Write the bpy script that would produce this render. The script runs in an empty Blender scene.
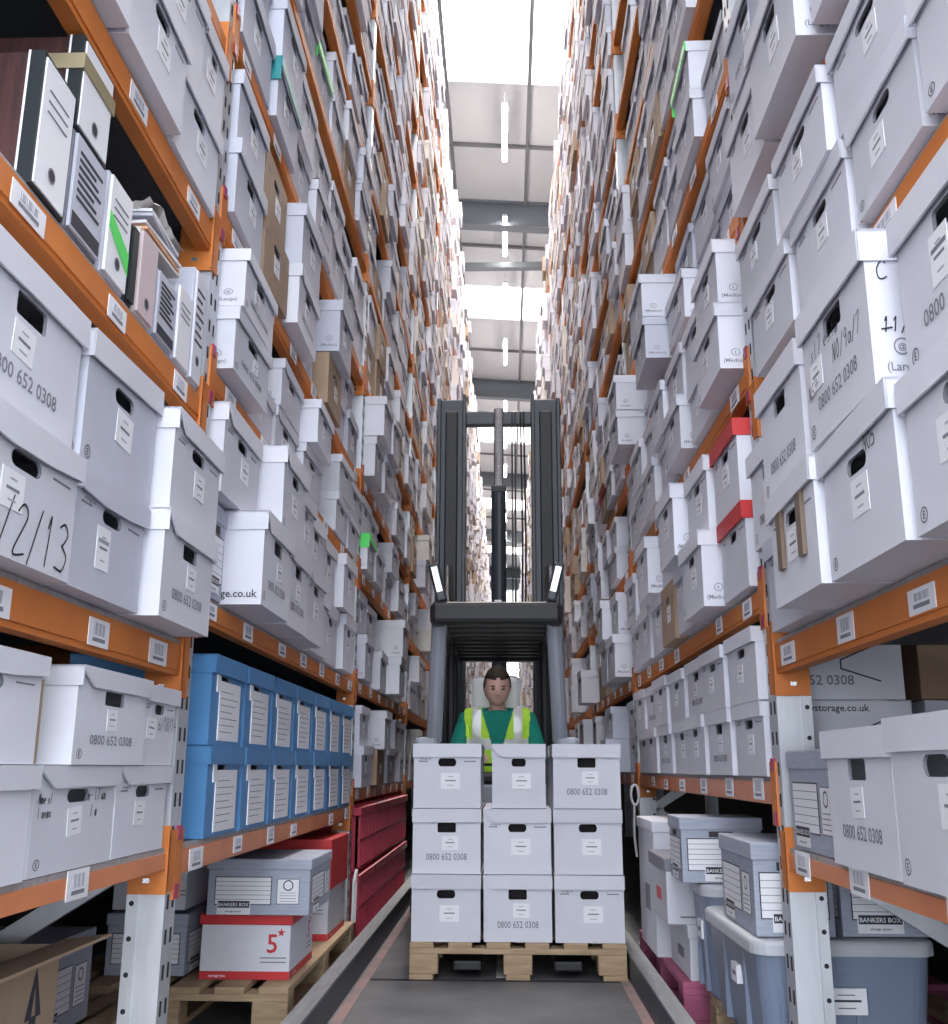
import bpy, bmesh, math, random
from mathutils import Vector, Matrix, Euler
random.seed(11)
R = math.radians
WORLD, BAYW, EXPO = 5.4, 400, 0.38
H = 0.85                       # lens height above the floor; shelf levels below are written relative to it
DL, DR = -0.775, 0.68          # aisle faces of the two racks
PITCH = 2.8
YL, YR = 2.472, 2.658          # first upright in view, left and right
NB = 17                        # bays per rack (bay 0 is the one beside the lens)
col = bpy.context.scene.collection
sc = bpy.context.scene

# ------------------------------------------------------------------ camera
F = 1018.0
Yc = Vector((32., -256., F)).normalized()
Zc = Vector((15., 4050., F)); Zc = (Zc - Yc * Zc.dot(Yc)).normalized()
Xc = -Yc.cross(Zc) if Yc.cross(Zc).x < 0 else Yc.cross(Zc)
cam = bpy.data.cameras.new('camera'); cam_ob = bpy.data.objects.new('camera', cam); col.objects.link(cam_ob)
cam.sensor_fit = 'VERTICAL'; cam.sensor_height = 36; cam.lens = F / 1024 * 36
cam.clip_start = 0.02; cam.clip_end = 300
right = Vector((Xc[0], Yc[0], Zc[0])); up = Vector((Xc[1], Yc[1], Zc[1])); fw = Vector((Xc[2], Yc[2], Zc[2]))
right.normalize(); fw = (fw - right * fw.dot(right)).normalized(); up = right.cross(fw)
m = Matrix((right, up, -fw)).transposed().to_4x4(); m.translation = Vector((0, 0, H))
cam_ob.matrix_world = m
sc.camera = cam_ob

def px(x, y, z):
    d = Vector((x, y, z - H)); w = d.dot(fw)
    if w < .05: return None
    return 474 + F * d.dot(right) / w, 512 - F * d.dot(up) / w

# ------------------------------------------------------------------ materials
MATS = {}
def mat(name, c, rough=.6, metal=0, var=0.0, scale=8.0, bump=0.0, bscale=40.0, c2=None, stretch=None, orand=0.0, emit=None, alpha=None, trans=0):
    if name in MATS: return MATS[name]
    m = bpy.data.materials.new(name); m.use_nodes = True
    nt = m.node_tree; b = nt.nodes['Principled BSDF']
    b.inputs['Base Color'].default_value = (*c, 1); b.inputs['Roughness'].default_value = rough; b.inputs['Metallic'].default_value = metal
    if emit:
        b.inputs['Emission Color'].default_value = (*emit[0], 1); b.inputs['Emission Strength'].default_value = emit[1]
    if trans: b.inputs['Transmission Weight'].default_value = trans
    if var or c2 or bump:
        tc = nt.nodes.new('ShaderNodeTexCoord'); mp = nt.nodes.new('ShaderNodeMapping')
        nt.links.new(tc.outputs['Object'], mp.inputs['Vector'])
        if stretch: mp.inputs['Scale'].default_value = stretch
    src = None
    if var or c2:
        n = nt.nodes.new('ShaderNodeTexNoise'); n.inputs['Scale'].default_value = scale; n.inputs['Detail'].default_value = 5
        nt.links.new(mp.outputs['Vector'], n.inputs['Vector'])
        r = nt.nodes.new('ShaderNodeValToRGB')
        d = c2 if c2 else tuple(max(0, k * (1 - var)) for k in c)
        r.color_ramp.elements[0].position = .3; r.color_ramp.elements[1].position = .7
        r.color_ramp.elements[0].color = (*d, 1); r.color_ramp.elements[1].color = (*c, 1)
        nt.links.new(n.outputs['Fac'], r.inputs['Fac']); src = r.outputs['Color']
    if orand:
        oi = nt.nodes.new('ShaderNodeObjectInfo'); mr = nt.nodes.new('ShaderNodeMapRange')
        mr.inputs['To Min'].default_value = 1 - orand; mr.inputs['To Max'].default_value = 1
        nt.links.new(oi.outputs['Random'], mr.inputs['Value'])
        hs = nt.nodes.new('ShaderNodeHueSaturation'); nt.links.new(mr.outputs['Result'], hs.inputs['Value'])
        if src: nt.links.new(src, hs.inputs['Color'])
        else: hs.inputs['Color'].default_value = (*c, 1)
        src = hs.outputs['Color']
    if src: nt.links.new(src, b.inputs['Base Color'])
    if bump:
        n2 = nt.nodes.new('ShaderNodeTexNoise'); n2.inputs['Scale'].default_value = bscale; n2.inputs['Detail'].default_value = 4
        nt.links.new(mp.outputs['Vector'], n2.inputs['Vector'])
        bp = nt.nodes.new('ShaderNodeBump'); bp.inputs['Strength'].default_value = bump; bp.inputs['Distance'].default_value = .01
        nt.links.new(n2.outputs['Fac'], bp.inputs['Height']); nt.links.new(bp.outputs['Normal'], b.inputs['Normal'])
    MATS[name] = m
    return m
M = dict(
    card=mat('white_card', (.74, .745, .82), .75, var=.07, scale=5, bump=.25, bscale=9, orand=.14),
    card_b=mat('cool_card', (.62, .635, .73), .75, var=.07, scale=5, bump=.25, bscale=9, orand=.14),
    card_c=mat('cream_card', (.75, .71, .68), .75, var=.1, scale=5, orand=.12),
    grey_card=mat('grey_wood_print_card', (.42, .45, .54), .75, c2=(.34, .37, .46), scale=14, stretch=(1, 1, 9)),
    inside=mat('box_inside', (.05, .045, .05), .9),  # near-black puts the unlit hollow behind handle holes into the colour
    paper=mat('paper_edges', (.55, .5, .45), .9, c2=(.3, .26, .24), scale=60),
    ink=mat('black_ink', (.035, .035, .05), .7),
    greyink=mat('grey_ink', (.22, .22, .26), .8),
    faintink=mat('faint_ink', (.42, .42, .47), .8),
    pen=mat('marker_pen', (.03, .03, .045), .6),
    sticker=mat('white_sticker', (.83, .83, .87), .6),
    brown=mat('brown_card', (.33, .21, .14), .8, var=.15, scale=6),
    tan=mat('tan_card', (.46, .33, .23), .8, var=.15, scale=6, orand=.2),
    tape=mat('brown_tape', (.17, .12, .085), .4),
    blue=mat('blue_card', (.085, .27, .56), .55, var=.12, scale=4, bump=.1, orand=.1),
    red=mat('red_card', (.62, .035, .04), .5, var=.15, scale=5),
    redpla=mat('red_plastic', (.5, .03, .07), .4, var=.1),
    green=mat('green_film', (.08, .72, .12), .5),
    teal=mat('teal_plastic', (.02, .25, .27), .5),
    orange=mat('orange_paint', (.64, .2, .035), .6, c2=(.55, .165, .035), scale=7, bump=.05, bscale=30),
    orange_faded=mat('orange_paint_scuffed', (.72, .26, .1), .45, c2=(.62, .2, .08), scale=7),
    post=mat('galvanised_post', (.62, .64, .68), .42, .55, var=.15, scale=25, stretch=(1, 1, .2)),
    slot=mat('dark_slot', (.02, .02, .025), .9),
    magenta=mat('magenta_clip', (.3, .012, .08), .4),
    chip=mat('chipboard', (.42, .41, .42), .85, c2=(.3, .29, .3), scale=90),
    deck=mat('shaded_decking', (.055, .06, .072), .6),  # near-black puts the shade under the shelves into the panel colour
    wood=mat('pallet_wood', (.48, .35, .22), .8, c2=(.36, .25, .15), scale=9, stretch=(1, 8, 8), bump=.2),
    pinkwood=mat('pink_painted_wood', (.48, .12, .22), .7, c2=(.36, .09, .17), scale=10),
    rail=mat('guide_rail_steel', (.06, .08, .11), .5, .3, var=.3, scale=12, stretch=(3, .3, 3)),
    railtop=mat('guide_rail_top', (.27, .29, .31), .45, .4, var=.3, scale=20, stretch=(3, .3, 3)),  # paler tone on the rail's top than on its upright face
    floor=mat('concrete_floor', (.155, .158, .165), .55, c2=(.085, .087, .095), scale=3.2, bump=.15, bscale=30),
    line=mat('worn_white_line', (.68, .66, .64), .7, c2=(.4, .39, .39), scale=16),
    redline=mat('worn_red_line', (.34, .2, .19), .7, c2=(.2, .17, .17), scale=9),
    clad=mat('shaded_cladding', (.05, .055, .065), .7),  # near-black puts the unlit depth behind the racks into the wall colour
    roof=mat('roof_lining', (.76, .76, .765), .6, var=.03),
    steel=mat('painted_roof_steel', (.21, .235, .26), .5),
    seam=mat('roof_seam', (.22, .22, .23), .6),
    skylight=mat('skylight_sheet', (.8, .8, .8), .5, emit=((1, 1, 1), 5.0)),
    tube=mat('lamp_tube', (.9, .9, .9), .5, emit=((1, .93, .87), 30.0)),
    winlit=mat('daylight_pane', (.8, .8, .8), .5, emit=((.95, .98, 1), 2.2)),
    truck=mat('truck_dark_paint', (.035, .045, .06), .38, var=.2, scale=6),
    truck2=mat('truck_black', (.012, .013, .016), .5),
    truckgrey=mat('truck_grey_panel', (.36, .39, .46), .4, .1),
    chrome=mat('bright_steel', (.7, .72, .75), .25, .8),
    cushion=mat('white_vinyl', (.8, .81, .84), .5),
    rubber=mat('black_rubber', (.015, .015, .017), .8),
    skin=mat('skin', (.72, .44, .36), .55, var=.06, scale=30),
    hair=mat('brown_hair', (.045, .028, .02), .7, var=.4, scale=60),
    shirt=mat('green_polo', (.0, .24, .18), .8, var=.12, scale=30, bump=.1),
    vest=mat('hi_vis_yellow', (.5, .86, .06), .7, var=.08, scale=20),
    silver=mat('silver_reflective_tape', (.68, .7, .7), .35, .2),
    trouser=mat('navy_trousers', (.02, .025, .05), .85),
    tub=mat('frosted_grey_plastic', (.21, .25, .35), .35, var=.1, scale=3),
    tublid=mat('pale_plastic_lid', (.48, .5, .54), .4),
    woodgrain=mat('dark_red_woodgrain', (.085, .03, .028), .5, c2=(.03, .012, .013), scale=5, stretch=(14, 14, 1)),
    spine=mat('black_binding', (.012, .018, .022), .5),
    peach=mat('peach_paper', (.75, .4, .22), .8),
    kraft=mat('kraft_strap', (.3, .25, .15), .7),
)

# ------------------------------------------------------------------ mesh helpers
class MB:
    def __init__(s): s.v = []; s.f = []; s.mi = []; s.mats = []; s.T = None
    def mid(s, m):
        m = M[m] if isinstance(m, str) else m
        if m not in s.mats: s.mats.append(m)
        return s.mats.index(m)
    def add(s, verts, faces, m):
        k = len(s.v); i = s.mid(m)
        s.v += [tuple(s.T @ Vector(v)) if s.T else tuple(v) for v in verts]
        for f in faces: s.f.append(tuple(k + a for a in f)); s.mi.append(i)
    def box(s, x0, x1, y0, y1, z0, z1, m, T=None):
        vs = [Vector(p) for p in ((x0,y0,z0),(x1,y0,z0),(x1,y1,z0),(x0,y1,z0),(x0,y0,z1),(x1,y0,z1),(x1,y1,z1),(x0,y1,z1))]
        if T: vs = [T @ v for v in vs]
        s.add(vs, [(0,3,2,1),(4,5,6,7),(0,1,5,4),(1,2,6,5),(2,3,7,6),(3,0,4,7)], m)
    def bbox(s, x0, x1, y0, y1, z0, z1, m, b=.01, T=None, seg=2):
        bm = bmesh.new(); bmesh.ops.create_cube(bm, size=1)
        for v in bm.verts: v.co = Vector(((x0+x1)/2 + v.co.x*(x1-x0), (y0+y1)/2 + v.co.y*(y1-y0), (z0+z1)/2 + v.co.z*(z1-z0)))
        bmesh.ops.bevel(bm, geom=bm.edges[:], offset=b, segments=seg, affect='EDGES', profile=.5)
        bm.verts.index_update()
        vs = [T @ v.co if T else v.co.copy() for v in bm.verts]; fs = [tuple(v.index for v in f.verts) for f in bm.faces]
        bm.free(); s.add(vs, fs, m)
    def quad(s, a, b, c, d, m): s.add([a, b, c, d], [(0,1,2,3)], m)
    def prism(s, poly, f0, f1, m):          # poly: list of 2D; f0, f1 map 2D to the two end faces
        n = len(poly); vs = [f0(*p) for p in poly] + [f1(*p) for p in poly]
        fs = [tuple(range(n))[::-1], tuple(range(n, 2*n))] + [(i, (i+1) % n, n + (i+1) % n, n + i) for i in range(n)]
        s.add(vs, fs, m)
    def cyl(s, p0, p1, r, m, n=12, r1=None):
        p0 = Vector(p0); p1 = Vector(p1); d = (p1-p0).normalized()
        a = d.orthogonal().normalized(); b = d.cross(a); r1 = r if r1 is None else r1
        vs = []
        for p, q in ((p0, r), (p1, r1)):
            for i in range(n):
                t = 2*math.pi*i/n; vs.append(p + a*(q*math.cos(t)) + b*(q*math.sin(t)))
        s.add(vs, [tuple(range(n))[::-1], tuple(range(n, 2*n))] + [(i, (i+1) % n, n+(i+1) % n, n+i) for i in range(n)], m)
    def tube(s, pts, r, m, n=8):
        for a, b in zip(pts, pts[1:]): s.cyl(a, b, r, m, n)
    def ribbon(s, pts, w, O, U, V, m):      # pen stroke: 2D points on plane O + x*U + y*V
        if len(pts) > 2:                    # rounded through its points
            q = [pts[0]] + list(pts) + [pts[-1]]; out = []
            for i in range(1, len(q) - 2):
                for k in range(5):
                    t = k/5; a, b, c, d = q[i-1], q[i], q[i+1], q[i+2]
                    out.append(tuple(.5*((2*b[j]) + (c[j]-a[j])*t + (2*a[j]-5*b[j]+4*c[j]-d[j])*t*t + (3*b[j]-a[j]-3*c[j]+d[j])*t**3) for j in (0, 1)))
            pts = out + [pts[-1]]
        for (x0, y0), (x1, y1) in zip(pts, pts[1:]):
            d = Vector((x1-x0, y1-y0)); L = d.length
            if L < 1e-6: continue
            d /= L; n = Vector((-d.y, d.x)) * w/2; e = d * w * .3
            q = [(x0-e.x-n.x, y0-e.y-n.y), (x1+e.x-n.x, y1+e.y-n.y), (x1+e.x+n.x, y1+e.y+n.y), (x0-e.x+n.x, y0-e.y+n.y)]
            s.add([O + U*a + V*b for a, b in q], [(0,1,2,3)], m)
    def text(s, t, size, O, U, V, m, align='C', sx=1.0):
        vs, fs, w = text_geo(t)
        k = {'L': 0, 'C': -w/2, 'R': -w}[align]
        s.add([O + U*((a + k)*size*sx) + V*(b*size) for a, b in vs], fs, m)
    def mesh(s, name, smooth=False):
        me = bpy.data.meshes.new(name); me.from_pydata(s.v, [], s.f)
        for k in s.mats: me.materials.append(k)
        me.polygons.foreach_set('material_index', s.mi)
        if smooth: me.polygons.foreach_set('use_smooth', [True]*len(me.polygons))
        me.update(); return me
    def build(s, name, parent=None, loc=(0,0,0), rz=0, smooth=False):
        return obj(name, s.mesh(name, smooth), parent, loc, rz)
def obj(name, me, parent=None, loc=(0,0,0), rz=0):
    o = bpy.data.objects.new(name, me); col.objects.link(o); o.parent = parent
    o.location = loc; o.rotation_euler = (0, 0, rz); return o
TG = {}
def text_geo(t):
    if t in TG: return TG[t]
    c = bpy.data.curves.new('t', 'FONT'); c.body = t; c.resolution_u = 2; c.offset = .012
    o = bpy.data.objects.new('t', c); col.objects.link(o)
    dg = bpy.context.evaluated_depsgraph_get(); me = bpy.data.meshes.new_from_object(o.evaluated_get(dg))
    vs = [(v.co.x, v.co.y) for v in me.vertices]; fs = [tuple(p.vertices) for p in me.polygons]
    bpy.data.objects.remove(o); bpy.data.curves.remove(c); bpy.data.meshes.remove(me)
    x0 = min(v[0] for v in vs); w = max(v[0] for v in vs) - x0
    TG[t] = ([(a - x0, b) for a, b in vs], fs, w); return TG[t]
def tag(o, label, cat, group=None, kind=None):
    o['label'] = label; o['category'] = cat
    if group: o['group'] = group
    if kind: o['kind'] = kind
    return o
def thing(name, label, cat, loc=(0,0,0), rz=0, group=None):
    return tag(obj(name, None, None, loc, rz), label, cat, group)
def struct(b, name, label=None):
    o = b.build(name); o['kind'] = 'structure'
    if label: o['label'] = label
    return o
X3, Y3, Z3 = Vector((1,0,0)), Vector((0,1,0)), Vector((0,0,1))

# ------------------------------------------------------------------ archive box prototypes (front at y=0 facing -y)
BW, BD, BH = .34, .38, .235
def holed_front(b, w, h, hx, hz, hw, hh, m, rounded):
    bm = bmesh.new()
    outer = [(-w/2, 0), (w/2, 0), (w/2, h), (-w/2, h)]
    inner = []
    r = hh/2 if rounded else .006
    for cx, cz, a0 in ((hx+hw/2-r, hz+hh/2-r, 0), (hx-hw/2+r, hz+hh/2-r, 90), (hx-hw/2+r, hz-hh/2+r, 180), (hx+hw/2-r, hz-hh/2+r, 270)):
        for k in range(5):
            a = R(a0 + k*22.5); inner.append((cx + r*math.cos(a), cz + r*math.sin(a)))
    es = []
    for loop in (outer, inner):
        vs = [bm.verts.new((x, 0, z)) for x, z in loop]
        es += [bm.edges.new((vs[i], vs[(i+1) % len(vs)])) for i in range(len(vs))]
    bmesh.ops.triangle_fill(bm, edges=es, use_beauty=True)
    bm.normal_update()
    bm.verts.index_update()
    fs = []
    for f in bm.faces:
        ids = [v.index for v in f.verts]
        fs.append(ids if f.normal.y < 0 else ids[::-1])
    b.add([v.co.copy() for v in bm.verts], fs, m); bm.free()
    n = len(inner)
    vs = [(x, 0, z) for x, z in inner] + [(x, .006, z) for x, z in inner]
    b.add(vs, [(i, (i+1) % n, n+(i+1) % n, n+i) for i in range(n)], 'greyink')
def ring(b, r, t, O, U, V, m):
    n = 16
    for i in range(n):
        a, c = 2*math.pi*i/n, 2*math.pi*(i+1)/n
        b.add([O + U*((r-t)*math.cos(a)) + V*((r-t)*math.sin(a)), O + U*(r*math.cos(a)) + V*(r*math.sin(a)),
               O + U*(r*math.cos(c)) + V*(r*math.sin(c)), O + U*((r-t)*math.cos(c)) + V*((r-t)*math.sin(c))], [(0,1,2,3)], m)
def body_mesh(cm, front, side, rounded, hx=0.0, docs=False):
    b = MB(); w, d, h = BW, BD, BH
    holed_front(b, w, h, hx, h*.715, .092, .03 if rounded else .036, cm, rounded)
    b.add([(-w/2,0,0),(w/2,0,0),(w/2,d,0),(-w/2,d,0),(-w/2,0,h),(w/2,0,h),(w/2,d,h),(-w/2,d,h)],
          [(0,3,2,1),(1,2,6,5),(2,3,7,6),(3,0,4,7)], cm)
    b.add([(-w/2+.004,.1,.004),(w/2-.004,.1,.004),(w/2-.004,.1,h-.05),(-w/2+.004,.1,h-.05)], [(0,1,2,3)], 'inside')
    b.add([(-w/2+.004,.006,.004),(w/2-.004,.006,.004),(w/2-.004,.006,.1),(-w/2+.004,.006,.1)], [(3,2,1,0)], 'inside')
    O = Vector((0, -.0008, 0))
    if 'p' in front: b.text('0800 652 0308', .034, O + Z3*.05 , X3, Z3, 'greyink')
    if 'r' in front:
        ring(b, .012, .002, O + X3*(-w/2+.028) + Z3*.026, X3, Z3, 'ink'); b.text('E', .016, O + X3*(-w/2+.028) + Z3*.0205, X3, Z3, 'ink')
    if 's' in front:
        b.text('storage ref', .012, O - X3*.11 + Z3*.178, X3, Z3, 'greyink'); b.text('date', .012, O + X3*.11 + Z3*.178, X3, Z3, 'greyink') if False else None
        b.box(-.145, -.1, -.0008, 0, .17, .174, 'greyink'); b.box(.085, .145, -.0008, 0, .17, .174, 'greyink')
    for sg in (-1, 1):
        O2 = Vector((sg*(w/2+.0008), .046, 0)); U = Y3*sg
        if side:
            ring(b, .013, .0022, O2 + Z3*.058, U, Z3, 'greyink'); b.text('E' if side == 'Medium' else '@', .013, O2 + Z3*.0535, U, Z3, 'greyink')
            b.text('(%s)' % side, .0185, O2 + Z3*.022, U, Z3, 'greyink')
    if docs:
        b.box(-.09, .13, -.003, 0, .012, h*.735, 'sticker')
        for k in range(7): b.box(-.075, .05 + .05*((k*7) % 3)/2, -.0036, -.003, .035 + k*.018, .037 + k*.018, 'greyink')
        b.box(-.12, -.085, -.003, 0, h*.6, h*.8, 'sticker')
    return b.mesh('body')
def lid_mesh(cm, style, lh=.047, under='greyink'):
    b = MB(); o = .004; w, d, h = BW/2 + o, BD, BH
    z0, z1 = h - lh, h + .003
    b.box(-w, w, -o - .006, d + o, z1 - .005, z1, cm)
    b.box(-w, -w + .003, -o - .006, d + o, z0, z1, cm); b.box(w - .003, w, -o - .006, d + o, z0, z1, cm)
    b.box(-w, w, d + o - .003, d + o, z0, z1, cm)
    if style == 'cut':   # front flap with its left corner cut on the slant
        poly = [(-w, z1 - .012), (-w + .055, z0), (w, z0), (w, z1), (-w, z1)]
    elif style == 'sag':
        poly = [(-w, z0 + .004), (-w/3, z0 - .006), (w/3, z0 - .004), (w, z0 + .006), (w, z1), (-w, z1)]
    else: poly = [(-w, z0), (w, z0), (w, z1), (-w, z1)]
    b.prism(poly, lambda x, z: (x, -o - .007, z), lambda x, z: (x, -o - .003, z), cm)
    if style == 'loose': # lid lifted at one end, showing the dark slit beneath
        for i, v in enumerate(b.v): b.v[i] = (v[0], v[1], v[2] + .014*(v[0]/w*.5 + .5))
    return b.mesh('lid')
def label_mesh(kind):
    b = MB(); w, h = (.082, .066) if kind < 2 else (.07, .09)
    b.box(-w/2, w/2, -.0014, -.0004, 0, h, 'sticker')
    for k, (a, l, t) in enumerate([(.75, .3, .003), (.48, .56, .005), (.2, .34, .003)]):
        b.box(-l*w/2, l*w/2, -.002, -.0014, a*h, a*h + t, 'greyink' if k == 1 else 'faintink')
    if kind == 2:
        for k in range(4): b.box(-w*.4, w*.4, -.002, -.0014, h*(.85 + .025*k) - .02, h*(.85 + .025*k) - .019, 'greyink')
    return b.mesh('label')
BODY = {}
for cm in ('card', 'card_b', 'card_c', 'tan'):
    for key, args in dict(n=('', '', True), p=('pr', 'Large', False), q=('pr', '', False), m=('r', 'Medium', True), s=('s', '', True), f=('p', '', False), l=('', 'Large', False), r=('r', '', True)).items():
        BODY[cm, key] = body_mesh(cm, *args)
BODY['blue', 'd'] = body_mesh('blue', '', '', False, -.03, True)
LID = {(cm, st): lid_mesh(cm, st) for cm in ('card', 'card_b', 'card_c', 'tan', 'red', 'blue') for st in ('cut', 'straight', 'sag', 'loose')}
LAB = [label_mesh(k) for k in range(3)]

BOXN = [0]
def archive_box(c, label, group='white archive boxes on the racks'):
    """c: dict loc, rz, w, d, h, cm, key, lid, lidc, lab"""
    t = thing('archive_box' if c['cm'] != 'tan' else 'brown_box', label, 'box', c['loc'], c['rz'], group)
    s = (c['w']/BW, c['d']/BD, c['h']/BH)
    o = obj('body', BODY[c['cm'], c['key']], t); o.scale = s
    if c['lid']: o = obj('lid', LID[c['lidc'] or c['cm'], c['lid']], t); o.scale = s
    if c['lab'] is not None:
        k = min(1, c['h']/.24); lhh = (.066, .066, .09)[c['lab'][0]]*k
        zl = min(c['lab'][2]*c['h'], .63*c['h'] - lhh - .004)
        if c['key'] in 'pfq': zl = max(zl, .37*c['h']); k *= .85
        o = obj('label', LAB[c['lab'][0]], t, (c['lab'][1]*c['w'], 0, zl)); o.scale = (k, 1, k)
        o.rotation_euler = (0, R(c['lab'][3]), 0)
    for n, f in c.get('extra', []):
        b = MB(); f(b, c); b.build(n, t)
    return t

# ------------------------------------------------------------------ the setting
def wall(name, x0, x1, y0, y1, z0, z1, m='clad'):
    b = MB(); b.box(x0, x1, y0, y1, z0, z1, m); return struct(b, name)
YE = 56.0
b = MB(); b.box(-9, 9, -9, YE + 1, -.1, 0, 'floor'); struct(b, 'floor')
wall('wall_left', -1.98, -1.9, -.6, YE, 0, 12.3)
wall('wall_right', 1.8, 1.88, -.6, YE, 0, 12.0)
RZ = lambda x: 11.3 - .07*x
b = MB()
ys = [-.6, 11.6, 13.9, 20.9, 22.6, 30.5, 32.2, 39.5, 41.2, 48.5, 50.2, YE + .5]
for i in range(0, len(ys), 2):
    y0, y1 = ys[i], ys[i+1]
    b.add([(-2, y0, RZ(-2)), (2, y0, RZ(2)), (2, y1, RZ(2)), (-2, y1, RZ(-2)), (-2, y0, RZ(-2)+.06), (2, y0, RZ(2)+.06), (2, y1, RZ(2)+.06), (-2, y1, RZ(-2)+.06)],
          [(0,1,2,3),(4,7,6,5),(0,4,5,1),(2,6,7,3),(1,5,6,2),(3,7,4,0)], 'roof')
struct(b, 'ceiling')
for k, i in enumerate(range(1, len(ys) - 1, 2)):
    y0, y1 = ys[i], ys[i+1]; b = MB()
    b.add([(-2, y0, RZ(-2)+.07), (2, y0, RZ(2)+.07), (2, y1, RZ(2)+.07), (-2, y1, RZ(-2)+.07), (-2, y0, RZ(-2)+.1), (2, y0, RZ(2)+.1), (2, y1, RZ(2)+.1), (-2, y1, RZ(-2)+.1)],
          [(0,1,2,3),(4,7,6,5),(0,4,5,1),(2,6,7,3),(1,5,6,2),(3,7,4,0)], 'skylight')
    struct(b, 'window_%d' % (k+1), 'translucent roof light between the racks')
n = 0
def roofbar(y0, y1, drop, m='steel', top=0.0, slope=.07):
    global n; n += 1; b = MB(); f = lambda x: 11.3 - slope*x - top
    vs = [(x, y, f(x) - d) for d in (drop, 0) for (x, y) in ((-1.95, y0), (1.85, y0), (1.85, y1), (-1.95, y1))]
    b.add(vs, [(0,3,2,1),(4,5,6,7),(0,1,5,4),(1,2,6,5),(2,3,7,6),(3,0,4,7)], m)
    struct(b, 'trim_%d' % n)
for y in (8.4, 17.4, 26.6, 35.8, 45.0, 54.0):      # rafters: web and two flanges
    roofbar(y, y + .05, .5); roofbar(y - .09, y + .14, .03, top=.5); roofbar(y - .09, y + .14, .03)
for y in (15.5, 19.0, 24.4, 29.2, 33.4, 38.0, 42.5): roofbar(y, y + .05, .06, 'seam')
roofbar(18.7, 18.85, .12, 'steel', .55, 0)
for x in (-.9, .41):
    n += 1; b = MB(); b.box(x - .03, x + .03, -.5, YE, RZ(x) - .05, RZ(x), 'seam'); struct(b, 'trim_%d' % n)
# far end wall: lined with glazing and a pale door
wall('wall_back', -2, 2, YE, YE + .1, 0, 12.3, mat('back_cladding', (.5, .52, .55), .7))
for k, (x0, x1, z0, z1) in enumerate([(-1.7, -.35, 7.6, 10.4), (.0, 1.6, 7.6, 10.4), (-1.7, -.35, 4.9, 6.9), (.0, 1.6, 4.9, 6.9)]):
    b = MB(); b.box(x0, x1, YE - .05, YE - .02, z0, z1, 'winlit')
    for q in range(4): b.box(x0 + (x1-x0)*q/3 - .02, x0 + (x1-x0)*q/3 + .02, YE - .08, YE - .05, z0, z1, 'steel')
    struct(b, 'window_%d' % (k + 8))
b = MB(); b.box(-.2, .9, YE - .08, YE - .01, 0, 3.2, 'roof')
for q in range(9): b.box(-.2, .9, YE - .09, YE - .08, q*.36, q*.36 + .02, 'steel')
struct(b, 'door_1')
# floor markings, joint and guide rails
n += 1; b = MB(); b.box(-.045, .08, 4.6, 48, 0, .002, 'line'); struct(b, 'trim_%d' % n)
n += 1; b = MB(); b.box(-.6, .5, 4.52, 4.55, 0, .0015, 'slot'); struct(b, 'trim_%d' % n)
for sgn, x in ((-1, -.585), (1, .485)):
    n += 1; b = MB(); b.box(x - .02, x + .02, -.5, 48, 0, .002, 'redline'); struct(b, 'trim_%d' % n)
for side, x0, x1 in (('left', -.712, -.615), ('right', .505, .59)):
    xi = x1 if side == 'left' else x0
    b = MB(); b.box(x0, x1, -.5, 48, 0, .006, 'rail')
    e = .012 if side == 'left' else -.012
    b.box(min(xi, xi - e), max(xi, xi - e), -.5, 48, .006, .1, 'rail')
    q = .06 if side == 'left' else -.06
    b.box(min(xi - q, xi), max(xi - q, xi), -.5, 48, .1, .11, 'railtop')
    for y in range(1, 24): b.box(min(xi - q*.8, xi - q*.2), max(xi - q*.8, xi - q*.2), y*2.0, y*2.0 + .12, .006, .1, 'rail')
    o = b.build('guide_rail'); tag(o, 'long low steel guide rail on the floor along the %s rack' % side, 'rail', 'floor guide rails')

# ------------------------------------------------------------------ racks
LEV = {('L', 0): [-.18, .295, .925, 1.41, 1.99, 2.55], ('L', 1): [-.18, .43, 1.04, 1.51, 2.10, 2.78],
       ('R', 0): [-.185, .318, .985, 1.47, 2.05, 2.6], ('R', 1): [-.02, .475, 1.10, 1.60, 2.10, 2.62],
       ('L', 2): [-.1, .45, 1.03, 1.55, 2.15, 2.78], ('R', 2): [-.02, .475, 1.08, 1.58, 2.08, 2.62]}
THK = {('L', 0, 0): .046, ('L', 0, 1): .085, ('L', 0, 2): .075, ('L', 0, 3): .085, ('R', 0, 0): .046, ('R', 0, 1): .085}
TOP = {'L': 8.75, 'R': 7.85}
def levels(s, i):
    v = list(LEV.get((s, i), LEV[s, 2]))
    rr = random.Random(100*i + (7 if s == 'L' else 3))
    while v[-1] < TOP[s] - .9: v.append(v[-1] + .575 + rr.uniform(-.03, .03))
    return v
LV = {(s, i): levels(s, i) for s in 'LR' for i in range(NB)}
def posty(s, i): return (YL if s == 'L' else YR) + (i - 1)*PITCH     # near post of bay i
def fx(s): return DL if s == 'L' else DR
def ins(s, d): return fx(s) - d if s == 'L' else fx(s) + d           # a distance into the rack
RACK = {}
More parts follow.
